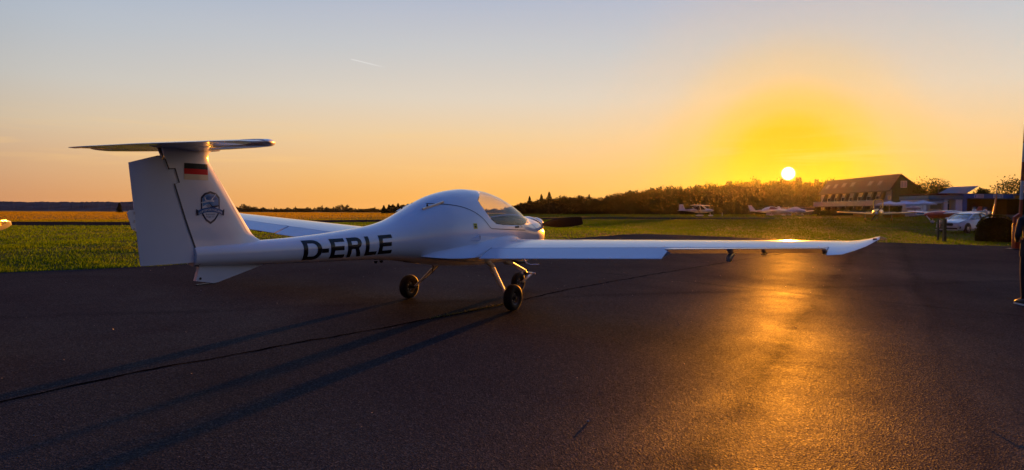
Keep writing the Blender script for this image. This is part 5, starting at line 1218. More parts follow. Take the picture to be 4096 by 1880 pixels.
# ------------------------------------------------------------------ the other aircraft
def body_loft(tab, m=20):
    """tab rows: x, half width, z bottom, z widest, z top"""
    tab = sorted(tab, reverse=True); xs_ = np.unique(np.concatenate([np.linspace(tab[0][0], tab[-1][0], 28), [t[0] for t in tab]]))[::-1]; S = []
    cols = [[(t[0], t[k]) for t in tab] for k in (1, 2, 3, 4)]
    for x in xs_:
        hw, zb_, zw, zt = (float(hermite(c_, x)) for c_ in cols); t = np.linspace(0, 2*np.pi, m, endpoint=False); e = 2.3
        S.append([(x, hw*np.sign(math.cos(a))*abs(math.cos(a))**(2/e), zw+((zt-zw) if math.sin(a) > 0 else (zw-zb_))*np.sign(math.sin(a))*abs(math.sin(a))**(2/e)) for a in t])
    return loft(S)
def simple_wing(xl0, xt0, xl1, xt1, y0, y1, z0, z1, th=.12):
    return loft([airfoil(xl0, xt0, y0, th, z0, z0-.02), airfoil((xl0+xl1)/2, (xt0+xt1)/2, (y0+y1)/2, th*.9, (z0+z1)/2, (z0+z1)/2-.02), airfoil(xl1, xt1, y1, th*.6, z1, z1-.01)])
def fin_mesh(pts, th): b = B(); b.prism(pts, -th/2, th/2); return b
def spat(c, L, h, w, par, mat, rub=True):
    v, f = body_loft([(L*.5, .01, .0, .02, .03), (L*.4, w*.35, -h*.25, .0, h*.35), (0, w*.5, -h*.5, 0, h*.5), (-L*.3, w*.35, -h*.3, 0, h*.35), (-L*.55, .01, .02, .03, .04)], 12); v = [(x+c[0], y+c[1], z+c[2]) for x, y, z in v]
    o = mk('wheel_spat', v, f, mat, par, smooth=True); B().lathe([(0, -.05), (.13, -.05), (.16, 0), (.13, .05), (0, .05)], (c[0], c[1], .16), 'Y', 16).build('wheel', rubber, par, True)
# high-wing ultralight; nose to the right
D_ = 126; g = at(2800, D_)
ul = empty('high_wing_ultralight', (g.x, g.y, g.z), 0, 'white high-wing ultralight with blue stripes and strut-braced wing before the wood', 'aircraft'); ul.rotation_euler[2] = R(-30)
v, f = body_loft([(2.35, .05, 1.10, 1.18, 1.22), (2.2, .25, .95, 1.15, 1.35), (1.7, .40, .85, 1.1, 1.45), (1.2, .52, .75, 1.05, 1.50), (.6, .56, .70, 1.05, 1.55), (-.3, .5, .70, 1.05, 1.62), (-.9, .33, .78, 1.1, 1.60), (-1.6, .2, .92, 1.15, 1.42), (-2.6, .1, 1.05, 1.2, 1.33), (-3.3, .06, 1.1, 1.2, 1.3)]); mk('fuselage', v, f, plane_white, ul, smooth=True)
cab_g = pbr('cabin_glass', (.05, .03, .02), .12, coat=.6)
B().prism([(1.15, 1.42), (.45, 2.0), (-.35, 2.02), (-1.25, 1.62), (-.3, 1.25), (.9, 1.25)], -.50, .50).build('cabin', cab_g, ul)
for s_ in (-1, 1):
    cb = B(); cb.bar((1.2, s_*.51, 1.42), (.42, s_*.51, 2.03), .08, .04, up=(0, 1, 0)); cb.bar((.05, s_*.52, 2.0), (.25, s_*.52, 1.2), .16, .04, up=(0, 1, 0)); cb.bar((-.35, s_*.51, 2.0), (-1.3, s_*.40, 1.6), .10, .04, up=(0, 1, 0)); cb.build('door_frame', plane_white, ul)
v, f = simple_wing(.75, -.65, .70, -.60, -4.7, 4.7, 2.06, 2.06, .20); mk('wing', v, f, plane_white, ul, smooth=True, angle=50)
for s_ in (-1, 1):
    B().bar((0.0, s_*.5, .85), (.25, s_*2.6, 2.0), .09, .03).build('wing_strut', pbr('strut_purple', (.10, .05, .10), .5), ul); B().bar((0.0, s_*.5, .85), (-.45, s_*2.6, 2.0), .08, .03).build('wing_strut', MATS['strut_purple'], ul)
    B().bar((0, s_*.35, .8), (-.05, s_*.95, .3), .07, .04).build('gear_leg', MATS['strut_purple'], ul); spat((-.05, s_*.98, .24), .95, .30, .2, ul, plane_white)
B().bar((1.75, 0, 1.0), (1.95, 0, .3), .06, .05).build('nose_leg', alu, ul); spat((1.95, 0, .24), .95, .30, .2, ul, plane_white)
fin_mesh([(-2.75, 1.28), (-3.2, 2.30), (-3.55, 2.30), (-3.62, 1.12), (-3.1, 1.1)], .07).build('fin', plane_white, ul); fin_mesh([(-3.56, 1.12), (-3.57, 2.28), (-3.85, 2.28), (-3.95, 1.12)], .05).build('rudder', plane_white, ul)
v, f = simple_wing(-3.2, -3.95, -3.3, -3.95, -1.2, 1.2, 1.12, 1.12, .07); mk('tailplane', v, f, plane_white, ul, smooth=True)
blue_s = pbr('stripe_blue', (.10, .13, .35), .4)
for s_ in (-1, 1):
    B().add([(1.0, s_*.57, 1.02), (-1.0, s_*.36, 1.13), (-1.9, s_*.20, 1.2), (-.9, s_*.40, 1.05), (.2, s_*.572, .95)], [(0, 1, 2, 3, 4)]).build('stripe', blue_s, ul); B().add([(2.1, s_*.33, 1.2), (1.3, s_*.52, 1.1), (1.3, s_*.53, 1.02), (2.0, s_*.36, 1.08)], [(0, 1, 2, 3)]).build('stripe', blue_s, ul)
    B().add([(-1.8, s_*.19, 1.27), (-2.5, s_*.125, 1.27), (-2.5, s_*.125, 1.18), (-1.8, s_*.19, 1.18)], [(0, 1, 2, 3)]).build('registration_mark', blue_s, ul)
B().lathe([(.12, 0), (.09, .12), (0, .22)], (2.33, 0, 1.17), 'X', 14).build('spinner', plane_white, ul, True); B().bar((2.38, 0, 1.17), (2.38, .3, .45), .05, .10).build('propeller_blade', prop_mat, ul); B().bar((2.38, 0, 1.17), (2.38, -.3, 1.89), .05, .10).build('propeller_blade', prop_mat, ul)
B().add([(-3.2, -.042, 1.85), (-3.35, -.042, 1.85), (-3.35, -.042, 1.78), (-3.2, -.042, 1.78)], [(0, 1, 2, 3)]).build('fin_mark', seam_dark, ul)
# white marker post
g = at(2889, 140); tagd(B().tube([(g.x, g.y, g.z), (g.x, g.y, g.z+.75)], .05, 8).build('marker_post', plane_white), 'small white marker post right of the high-wing ultralight', 'post')
# low-wing white plane with sleek tail
D_ = 125; g = at(3092, D_)
lw = empty('low_wing_sport_plane', (g.x, g.y, g.z), R(-20), 'sleek white low-wing two-seater with swept fin, nose to the right', 'aircraft', 'white planes parked before the low shed')
LW = [(2.55, .08, .92, 1.0, 1.08), (2.4, .3, .75, 1.0, 1.22), (1.6, .42, .6, 1.0, 1.35), (.9, .5, .52, 1.0, 1.36), (.0, .52, .5, 1.0, 1.45), (-.9, .45, .55, 1.0, 1.40), (-1.8, .26, .68, 1.0, 1.18), (-2.8, .13, .78, .95, 1.06), (-3.9, .05, .85, .95, 1.02)]
v, f = body_loft(LW); mk('fuselage', v, f, plane_white, lw, smooth=True)
v, f = body_loft([(.95, .2, 1.2, 1.25, 1.33), (.5, .42, 1.15, 1.25, 1.55), (-.1, .46, 1.1, 1.25, 1.72), (-.8, .42, 1.1, 1.25, 1.66), (-1.8, .2, 1.0, 1.15, 1.3)], 18); mk('canopy', v, f, pbr('amber_glass', (.20, .07, .02), .12, coat=.6), lw, smooth=True)
for x0, x1, z0, z1 in ((-.65, -1.1, 1.72, 1.50),): 
    v, f = body_loft([(-.55, .43, 1.12, 1.27, 1.735), (-.9, .42, 1.12, 1.27, 1.67), (-1.85, .21, 1.0, 1.15, 1.31)], 18); mk('canopy_frame', v, f, plane_white, lw, smooth=True)
B().tube([(x, 0, z) for x, z in ((1.0, 1.35), (.5, 1.58), (-.1, 1.75), (-.6, 1.74))], .04, 6).build('canopy_bow', plane_white, lw)
fin_mesh([(-3.0, 1.03), (-3.75, 1.98), (-4.35, 2.0), (-3.95, .8), (-3.4, .85)], .07).build('fin', plane_white, lw)
for s_ in (-1, 1): v, f = simple_wing(.75, -.6, .45, -.45, s_*.4, s_*4.1, .66, .98, .16); mk('wing', v, f, plane_white, lw, smooth=True, angle=50)
v, f = simple_wing(-3.3, -3.95, -3.5, -4.0, -1.2, 1.2, .95, .95, .07); mk('tailplane', v, f, plane_white, lw, smooth=True)
for x, y in ((-.3, -.9), (-.3, .9), (1.8, 0)): B().bar((x+.05, y*.5, .6), (x, y, .25), .07, .05).build('gear_leg', plane_white, lw); spat((x, y, .22), .8, .26, .18, lw, plane_white)
B().lathe([(.14, 0), (.1, .15), (0, .28)], (2.5, 0, 1.0), 'X', 14).build('spinner', plane_white, lw, True); [B().bar((2.6, 0, 1.0), (2.6, s_*.35, 1-s_*.75), .05, .1).build('propeller_blade', plane_white, lw) for s_ in (-1, 1)]
for s_ in (-1, 1): B().add([(-1.9, s_*.245, 1.0), (-2.7, s_*.145, .98), (-2.7, s_*.145, .86), (-1.9, s_*.24, .86)], [(0, 1, 2, 3)]).build('registration_mark', pbr('mark_red', (.35, .10, .12), .5), lw)
# covered plane, third in the row, pointing to the viewer's right
D_ = 122; g = at(3180, D_)
cp = empty('covered_light_plane', (g.x, g.y, g.z), R(-62), 'white low-wing plane under a pale fabric canopy cover, wing reaching right', 'aircraft', 'white planes parked before the low shed')
v, f = body_loft([(2.3, .08, .82, .9, .98), (2.1, .3, .65, .9, 1.12), (1.3, .42, .55, .95, 1.22), (.0, .5, .5, .95, 1.25), (-1.5, .3, .62, .95, 1.12), (-3.6, .06, .8, .9, .98)]); mk('fuselage', v, f, plane_white, cp, smooth=True)
v, f = body_loft([(1.9, .35, .95, 1.0, 1.15), (1.0, .62, .8, 1.0, 1.35), (.2, .72, .72, 1.0, 1.66), (-.5, .68, .72, 1.0, 1.55), (-1.5, .38, .85, 1.0, 1.22)], 14); mk('canopy_cover', v, f, pbr('cover_cloth', (.58, .55, .58), .85, noise_amt=.1, noise_scale=2), cp, smooth=True)
for s_ in (-1, 1): v, f = simple_wing(.75, -.5, .5, -.35, s_*.4, s_*4.4, .66, 1.0, .15); mk('wing', v, f, plane_white, cp, smooth=True, angle=50)
for x, y in ((-.2, -.95), (-.2, .95), (1.5, 0)): B().bar((x, y*.5, .6), (x, y, .25), .07, .05).build('gear_leg', plane_white, cp); spat((x, y, .22), .8, .26, .18, cp, plane_white)
fin_mesh([(-2.9, 1.0), (-3.4, 1.75), (-3.85, 1.75), (-3.7, .8)], .06).build('fin', plane_white, cp)
v, f = simple_wing(-3.1, -3.7, -3.2, -3.7, -1.1, 1.1, .92, .92, .06); mk('tailplane', v, f, plane_white, cp, smooth=True)
# yellow plane facing the viewer, canopy tilted open
D_ = 73; g = at(3513, D_, None)
yw = empty('yellow_light_plane', (g.x, g.y, g.z), R(-90-32), 'yellow low-wing plane facing the camera with its clear canopy raised', 'aircraft')
yel = pbr('yellow_paint', (.50, .42, .03), .3, coat=.5, noise_amt=.08); yw.rotation_euler[2] = math.atan2(-g.y, -g.x)+R(-4)
v, f = body_loft([(2.2, .12, .72, .9, 1.0), (2.1, .34, .58, .88, 1.12), (1.5, .46, .50, .9, 1.28), (.7, .52, .48, .9, 1.34), (-.6, .5, .5, .9, 1.32), (-1.8, .28, .62, .9, 1.15), (-3.6, .08, .78, .9, 1.0)]); mk('fuselage', v, f, yel, yw, smooth=True)
for s_ in (-1, 1):
    v, f = simple_wing(1.0, -.5, .8, -.4, s_*.35, s_*3.95, .78, .98, .17); w_ = mk('wing', v, f, yel, yw, smooth=True, angle=50)
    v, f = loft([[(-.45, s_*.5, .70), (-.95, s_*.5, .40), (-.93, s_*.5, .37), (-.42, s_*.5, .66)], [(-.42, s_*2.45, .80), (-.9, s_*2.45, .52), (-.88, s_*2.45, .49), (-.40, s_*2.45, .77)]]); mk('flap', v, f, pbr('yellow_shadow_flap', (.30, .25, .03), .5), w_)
v, f = simple_wing(-3.1, -3.7, -3.2, -3.7, -1.45, 1.45, .98, .98, .06); mk('tailplane', v, f, yel, yw, smooth=True)
fin_mesh([(-3.0, 1.0), (-3.45, 1.85), (-3.8, 1.85), (-3.75, .85)], .07).build('fin', yel, yw)
spy = B().lathe([(.15, 0), (.12, .12), (0, .24)], (2.18, 0, .84), 'X', 16).build('spinner', alu, yw, True)
for s_ in (-1, 1): M = Matrix.Translation((2.24, 0, .84)) @ Matrix.Rotation(R(-32), 4, 'X'); B().bar(M @ Vector((0, 0, s_*.08)), M @ Vector((0, 0, s_*.9)), .10, .03, up=(1, 0, 0)).build('propeller_blade', prop_mat, yw)
B().box(.35, .9, -.40, .40, 1.28, 1.36).build('cockpit_rim', seam_dark, yw)
# raised canopy: rounded hoop and its pane
A = [(y, z) for y, z in ((-.44, 1.42), (-.47, 1.9), (-.44, 2.18), (-.34, 2.31), (-.15, 2.36), (.15, 2.36), (.34, 2.31), (.44, 2.18), (.47, 1.9), (.44, 1.42))]
cnp = B().tube([(.35-(z-1.4)*.12, y, z) for y, z in A], .035, 8).build('canopy_frame', yel, yw, True)
mk('canopy_pane', [(.35-(z-1.4)*.12+.0, y*.95, z-.02) for y, z in A]+[(.0-(z-1.4)*.1, y*.7, z-.08) for y, z in A], [tuple(range(10))]+[(i, i+1, i+11, i+10) for i in range(9)], dull_glass, cnp)
for x, y in ((-.2, -1.25), (-.2, 1.25)): B().bar((x, y, .7), (x, y, .2), .05, .05).build('gear_leg', alu, yw); spat((x, y, .22), .55, .34, .24, yw, yel)
B().bar((1.55, 0, .55), (1.65, 0, .2), .05, .05).build('nose_leg', alu, yw); spat((1.65, 0, .19), .5, .26, .2, yw, yel)
# red and white plane behind the car
D_ = 66; g = at(3790, D_)
rdp = empty('red_white_plane', (g.x, g.y, g.z), 0, 'red and white low-wing plane mostly hidden behind the white car', 'aircraft'); rdp.rotation_euler[2] = math.atan2(-g.y, -g.x)+R(-48)
redp = pbr('red_paint', (.42, .06, .035), .35, coat=.4)
v, f = body_loft([(2.3, .10, .75, .85, .98), (2.15, .30, .60, .88, 1.08), (1.5, .42, .5, .9, 1.2), (.7, .5, .5, .9, 1.25), (-.6, .48, .5, .9, 1.28), (-1.8, .28, .6, .9, 1.1), (-3.6, .08, .78, .9, 1.0)]); mk('fuselage', v, f, redp, rdp, smooth=True)
v, f = body_loft([(.9, .3, 1.0, 1.05, 1.15), (.3, .46, 1.0, 1.05, 1.30), (-.8, .44, 1.0, 1.05, 1.28), (-1.8, .22, .95, 1.0, 1.12)], 16); mk('canopy', v, f, pbr('canopy_pale', (.45, .48, .50), .2, coat=.5), rdp, smooth=True)
for s_ in (-1, 1):
    v, f = simple_wing(.9, -.5, .6, -.4, s_*.3, s_*4.6, .98, 1.20, .14); w_ = mk('wing', v, f, plane_white, rdp, smooth=True, angle=50)
    v, f = simple_wing(.95, .3, .66, .1, s_*.5, s_*4.0, .955, 1.14, .10); mk('wing_stripe', v, f, redp, w_)
B().lathe([(.14, 0), (.1, .15), (0, .28)], (2.28, 0, .86), 'X', 14).build('spinner', redp, rdp, True); [B().bar((2.35, 0, .86), (2.35, s_*.55, .86-s_*.5), .03, .10, up=(1, 0, 0)).build('propeller_blade', plane_white, rdp) for s_ in (-1, 1)]
for x, y in ((-.2, -1.1), (-.2, 1.1), (1.6, 0)): B().bar((x, y*.9, .7), (x, y, .2), .05, .05).build('gear_leg', alu, rdp); spat((x, y, .2), .5, .28, .2, rdp, plane_white)
fin_mesh([(-3.0, 1.0), (-3.45, 1.7), (-3.8, 1.7), (-3.75, .85)], .07).build('fin', redp, rdp)
# two white motorcycles behind the car
def motorbike(px, D, rz, label):
    g = at(px, D); r = empty('motorcycle', g, rz, label, 'motorcycle', 'white motorcycles behind the hedge')
    for x in (.75, -.72): w_ = B().lathe([(.22, -.05), (.30, -.06), (.32, 0), (.30, .06), (.22, .05)], (x, 0, .32), 'Y', 22).build('wheel', rubber, r, True); B().lathe([(0, -.04), (.05, -.05), (.22, -.03), (.22, .03), (.05, .05), (0, .04)], (x, 0, .32), 'Y', 16).build('rim', alu, w_, True)
    v, f = body_loft([(.72, .05, .85, .98, 1.10), (.55, .20, .62, .95, 1.22), (.25, .24, .5, .85, 1.10), (-.1, .20, .55, .85, 1.02), (-.35, .12, .7, .82, .88)], 14); mk('fairing', v, f, plane_white, r, smooth=True)
    v, f = body_loft([(-.15, .12, .76, .82, .90), (-.5, .17, .74, .82, .88), (-.95, .12, .84, .90, .98), (-1.12, .04, .92, .95, .98)], 12); mk('seat', v, f, carb if 'carb' in globals() else seam_dark, r, smooth=True)
    v, f = body_loft([(-.75, .10, .70, .80, .86), (-1.15, .10, .80, .88, .94), (-1.3, .03, .9, .92, .94)], 12); mk('tail_cowl', v, f, plane_white, r, smooth=True)
    B().add([(.66, -.16, 1.12), (.66, .16, 1.12), (.42, .15, 1.42), (.42, -.15, 1.42), (.70, 0, 1.14), (.45, 0, 1.45)], [(0, 4, 5, 3), (4, 1, 2, 5)]).build('windscreen', dull_glass, r)
    for s_ in (-1, 1):
        B().tube([(.38, s_*.05, 1.12), (.32, s_*.25, 1.14), (.22, s_*.38, 1.12)], .018, 8).build('handlebar', seam_dark, r); mq = B().tube([(.36, s_*.30, 1.15), (.42, s_*.36, 1.30)], .01, 6).build('mirror', seam_dark, r); B().lathe([(0, -.01), (.06, -.008), (.055, .015), (0, .02)], (.43, s_*.37, 1.33), 'X', 12).build('mirror_head', seam_dark, mq)
        B().tube([(.75, s_*.09, .32), (.52, s_*.09, .95)], .025, 8).build('fork', alu, r); B().tube([(-.1, s_*.05, .38), (-.72, s_*.10, .32)], .03, 8).build('swingarm', dark_metal, r)
    B().box(-.25, .30, -.16, .16, .25, .62).build('engine', dark_metal, r); B().tube([(.0, -.18, .30), (-.5, -.2, .35), (-1.0, -.2, .52)], [.03, .04, .05], 10).build('silencer', alu, r)
motorbike(3908, 76, R(205), 'white touring motorcycle, nearest to the car roof'); motorbike(3948, 72, R(215), 'second white motorcycle, closer to the feather flag')

# ------------------------------------------------------------------ the white car
D_ = 50; g = at(3868, D_)
car = empty('parked_car', (g.x, g.y, g.z), 0, 'white estate-style car with blue bonnet stripe parked on the grass', 'car'); car.rotation_euler[2] = math.atan2(-g.y, -g.x)+R(-30)
carw = pbr('car_white', (.66, .70, .72), .2, coat=.8); carg = pbr('car_glass', (.10, .09, .085), .08, coat=.8); carb = pbr('car_black', (.015, .015, .017), .3, coat=.3)
# lower body: (x, half width, z sill, z shoulder)
S = []
for x, hw, z0, z1, z2 in ((2.36, .62, .38, .55, .62), (2.30, .78, .24, .60, .74), (2.1, .88, .2, .66, .82), (1.6, .91, .18, .74, .93), (1.05, .915, .18, .80, .99), (.2, .915, .18, .84, .98), (-1.0, .915, .18, .88, 1.0), (-1.9, .90, .2, .92, 1.02), (-2.25, .84, .3, .88, 1.0), (-2.35, .7, .42, .7, .85)):
    S.append([(x, -hw*.90, z0), (x, -hw, z0+.12), (x, -hw, z1), (x, -hw*.90, z2-.01), (x, 0, z2+.035), (x, hw*.90, z2-.01), (x, hw, z1), (x, hw, z0+.12), (x, hw*.90, z0)])
v, f = loft(S); body = mk('body', v, f, carw, car, smooth=True, angle=35)
S = []
for x, hb, ht, z in ((1.08, .76, .74, 1.0), (.28, .82, .60, 1.36), (.05, .83, .59, 1.43), (-.6, .83, .58, 1.465), (-1.3, .82, .57, 1.43), (-1.9, .80, .55, 1.25), (-2.22, .76, .70, 1.0)):
    S.append([(x, -hb, .96), (x, -ht-.03, z-.05), (x, -ht+.12, z), (x, 0, z+.015), (x, ht-.12, z), (x, ht+.03, z-.05), (x, hb, .96)])
v, f = loft(S, close=False, cap0=False, cap1=False); mk('windows', v, f, carg, car, smooth=True, angle=40)
S = []
for x, ht, z in ((.32, .60, 1.365), (.05, .60, 1.445), (-.6, .59, 1.48), (-1.3, .58, 1.445), (-1.75, .56, 1.33)): S.append([(x, -ht-.02, z-.05), (x, -ht+.12, z+.005), (x, 0, z+.022), (x, ht-.12, z+.005), (x, ht+.02, z-.05)])
v, f = loft(S, close=False, cap0=False, cap1=False); mk('roof', v, f, carw, car, smooth=True, angle=60)
for s_ in (-1, 1):
    pil = B(); pil.bar((1.10, s_*.78, .98), (.28, s_*.64, 1.37), .07, .05); pil.bar((.28, s_*.645, 1.36), (-.6, s_*.64, 1.44), .05); pil.bar((-.6, s_*.64, 1.44), (-1.75, s_*.62, 1.28), .05); pil.bar((-1.7, s_*.63, 1.30), (-2.2, s_*.78, .98), .10, .05); pil.build('window_pillar', carw, car)
    B().bar((-.35, s_*.83, .98), (-.40, s_*.65, 1.42), .07, .04).build('door_pillar', carb, car)
    mr = B().box(.70, .86, s_*.92-.12, s_*.92+.12, .96, 1.10).build('mirror', carw, car); bevel(mr, .03, 2)
    hl = B().add([(2.34, s_*.52, .66), (2.18, s_*.86, .70), (2.10, s_*.89, .78), (2.26, s_*.56, .76)], [(0, 1, 2, 3)]).build('headlight', pbr('lamp_lens', (.25, .32, .36), .1, coat=.8), car)
    B().add([(2.37, s_*.60, .32), (2.20, s_*.88, .32), (2.18, s_*.89, .48), (2.34, s_*.80, .44)], [(0, 1, 2, 3)]).build('fog_lamp_bezel', carb, car)
    for x in (1.42, -1.38):
        B().lathe([(0, -.06), (.385, -.06), (.385, .06), (0, .06)], (x, s_*.862, .36), 'Y', 24, None).build('wheel_arch', carb, car)
        wq = B().lathe([(.20, -.11), (.30, -.11), (.325, -.05), (.325, .05), (.30, .11), (.20, .11)], (x, s_*.845, .325), 'Y', 26).build('wheel', rubber, car, True); B().lathe([(0, .09), (.06, .10), (.19, .05), (.21, .112)] if s_ > 0 else [(0, -.09), (.06, -.10), (.19, -.05), (.21, -.112)], (x, s_*.848, .325), 'Y', 20).build('rim', alu, wq, True)
gr = B().prism([(-.46, .58), (-.40, .70), (.40, .70), (.46, .58), (.38, .50), (-.38, .50)], 2.372, 2.385, 'X').build('grille', carb, car)
B().box(2.34, 2.385, -.72, .72, .26, .38).build('lower_grille', carb, car); B().box(2.386, 2.395, -.26, .26, .40, .50).build('number_plate', win_white, car); B().box(2.36, 2.40, -.80, .80, .20, .24).build('front_lip', carw, car)
for a, b in (((2.05, .30, .865), (1.2, .60, 1.01)), ((2.0, .48, .86), (1.15, .74, 1.0)), ((2.15, .05, .83), (1.15, .30, 1.03))):
    a, b = Vector(a), Vector(b); B().add([a+Vector((0, -.02, .012)), b+Vector((0, -.03, .014)), b+Vector((0, .06, .012)), a+Vector((0, .03, .01))], [(0, 1, 2, 3)]).build('bonnet_stripe', pbr('stripe_car_blue', (.08, .22, .60), .3, coat=.5), car)
B().bar((.55, -.35, 1.10), (.95, -.35, 1.0), .02, .02) if False else None

# ------------------------------------------------------------------ wing tip of the neighbouring aircraft at the left frame edge
tip = Vector((-2.47+2.45, -5.42, 1.22)); best = None
for k in range(60):
    D = 5.5+k*.1; P = at(-8, D, 894); M0 = plane_frame(0, 0, -.06); q = M0.to_3x3() @ tip; M = plane_frame(P.x-q.x, P.y-q.y, -.06); w_ = M @ tip
    if best is None or abs(w_.z-P.z) < best[0]: best = (abs(w_.z-P.z), M)
nb = copy_tree(root); nb.matrix_world = best[1]; nb['label'] = 'white aircraft of which only the bright wing tip enters at the left edge'
for o in list(nb.children_recursive):
    if o.name.startswith('registration_letter'): bpy.data.objects.remove(o)

# ------------------------------------------------------------------ right edge: barrier, gate, hedge, flags, person
red_b = pbr('barrier_red', (.48, .06, .02), .45, noise_amt=.15, noise_scale=3); wht_b = pbr('barrier_white', (.68, .66, .62), .45, noise_amt=.1, noise_scale=4); grey_b = pbr('box_grey', (.40, .40, .40), .5)
g = gp(4064, 999); bar_ = empty('boom_barrier', g, 0, 'orange-red boom barrier post with its striped boom raised upright', 'barrier')
mpx = g.y/FPX
pst = B().box(-10.5*mpx, 10*mpx, -.12, .12, 0, 108*mpx).build('post', red_b, bar_); bevel(pst, .015, 2)
B().prism([(-14*mpx, 95*mpx), (-14*mpx, 131*mpx), (8*mpx, 146*mpx), (16*mpx, 146*mpx), (16*mpx, 118*mpx), (9*mpx, 112*mpx)], -.05, .05).build('bracket', red_b, bar_)
bx = B().box(-8*mpx, 12*mpx, -.16, -.055, 93*mpx, 121*mpx).build('control_box', grey_b, bar_); bevel(bx, .012, 2)
bm0, bm1 = Vector((13*mpx, 0, 125*mpx)), Vector((32*mpx, 0, 800*mpx))
for i in range(9):
    a, b = bm0.lerp(bm1, i/9), bm0.lerp(bm1, (i+1)/9); B().bar(a, b, .11-.006*i, .07-.003*i, up=(0, 1, 0), w2=.104-.006*i, h2=.067-.003*i).build('boom_section', red_b if i % 2 == 0 else wht_b, bar_)
B().box(-.3, .3, -.25, .25, -.02, .05).build('base_plate', dark_metal, bar_)
# gate end with mesh panel in front of the car
green_m = pbr('gate_green', (.012, .045, .025), .5, metal=.2)
g = gp(3777, 966); gt = empty('garden_gate', g, 0, 'dark green gate post with short mesh panel in front of the white car', 'gate'); m_ = g.y/FPX
B().box(-5*m_, 5*m_, -.07, .07, 0, 90*m_).build('gate_post', green_m, gt)
B().bar((18*m_, .9, .2*0), (18*m_, .9, 92*m_), .10, .07).build('gate_post', green_m, gt)
for i in range(9): B().tube([(m_*(2+i*2), .1+.08*i, 48*m_), (m_*(2+i*2), .1+.08*i, 88*m_)], .010, 5).build('mesh_wire', green_m, gt)
for z in (50, 70, 87): B().tube([(0, .05, z*m_), (18*m_, .9, z*m_), (42*m_, 1.2, z*m_)], .014, 5).build('rail', green_m, gt)
B().tube([(42*m_, 1.2, 52*m_), (42*m_, 1.2, 89*m_)], .022, 6).build('rail', green_m, gt)
hedge('hedge', at(3902, 37.5), at(4070, 36.5), 1.5, 1.42, leaf_hedge, 'rounded dark bush-like hedge right of the white car', 7, 260, .085, True)
gw = empty('garden_wall', (0, 0, 0), 0, 'low pale rendered wall behind the hedge in front of the hangar bay', 'wall'); pa, pb = at(3940, 62), at(4110, 60)
for i in range(5): a, b = pa.lerp(pb, i/5), pa.lerp(pb, (i+1)/5); B().add([(a.x, a.y, a.z-.3), (b.x-.02, b.y, a.z-.3), (b.x-.02, b.y, hz_(858, 4000, 61)), (a.x, a.y, hz_(858, 4000, 61)), (a.x, a.y+.25, a.z-.3), (b.x-.02, b.y+.25, a.z-.3), (b.x-.02, b.y+.25, hz_(858, 4000, 61)), (a.x, a.y+.25, hz_(858, 4000, 61))], [(0, 1, 2, 3), (7, 6, 5, 4), (3, 2, 6, 7), (0, 3, 7, 4), (1, 5, 6, 2)]).build('wall_panel', pbr('wall_grey', (.16, .15, .13), .85, noise_amt=.15), gw)
# leaning feather flag and bare pole
g = gp(3948, 962); m_ = g.y/FPX; ff = empty('feather_flag', g, 0, 'tall narrow orange-brown feather flag leaning right beside the hedge', 'flag')
B().tube([(0, 0, 0), (12*m_, 0, 60*m_), (27*m_, 0, 150*m_), (35*m_, 0, 214*m_)], [.035, .03, .02, .01], 8).build('pole', alu, ff)
fc = pbr('flag_cloth_orange', (.42, .14, .03), .8); S = []
V = [(12*m_, 0, 62*m_), (19*m_, .05, 58*m_), (19*m_, 0, 100*m_), (31*m_, .08, 98*m_), (26*m_, 0, 150*m_), (38*m_, .08, 152*m_), (31*m_, 0, 190*m_), (39*m_, .05, 196*m_), (35*m_, 0, 216*m_)]
mk('cloth', V+[(x, y+.02, z) for x, y, z in V], [(0, 1, 3, 2), (2, 3, 5, 4), (4, 5, 7, 6), (6, 7, 8), (9, 11, 12, 10), (11, 13, 14, 12), (13, 15, 16, 14), (15, 17, 16), (1, 10, 12, 3), (3, 12, 14, 5), (5, 14, 16, 7), (0, 2, 11, 9), (2, 4, 13, 11), (4, 6, 15, 13)], fc, ff)
g = gp(3958, 961); tagd(B().tube([(g.x, g.y-.2, g.z), (g.x+14*m_, g.y-.2, g.z+88*m_)], .035, 8).build('leaning_pole', wht_b), 'pale leaning pole against the hedge next to the feather flag', 'pole')
g = gp(4006, 968); tagd(bevel(B().box(g.x-.05, g.x+.05, g.y-.05, g.y+.05, g.z-.05, g.z+66*g.y/FPX).build('orange_post', pbr('post_orange', (.42, .14, .03), .6)), .01, 1), 'short orange-brown post in front of the dark hedge', 'post')
B().box(X_(4036), X_(4050), YC-1.3, YC-1.1, Z_(795, px=4040), Z_(783, px=4040)).build('amber_sign', pbr('amber', (.75, .35, .02), .4), club)
B().box(X_(4032), X_(4150), YC-1.6, YC-.78, Z_(783, px=4040)+.02, Z_(780, px=4040)+.02).build('canopy_roof', roof_brown, club)
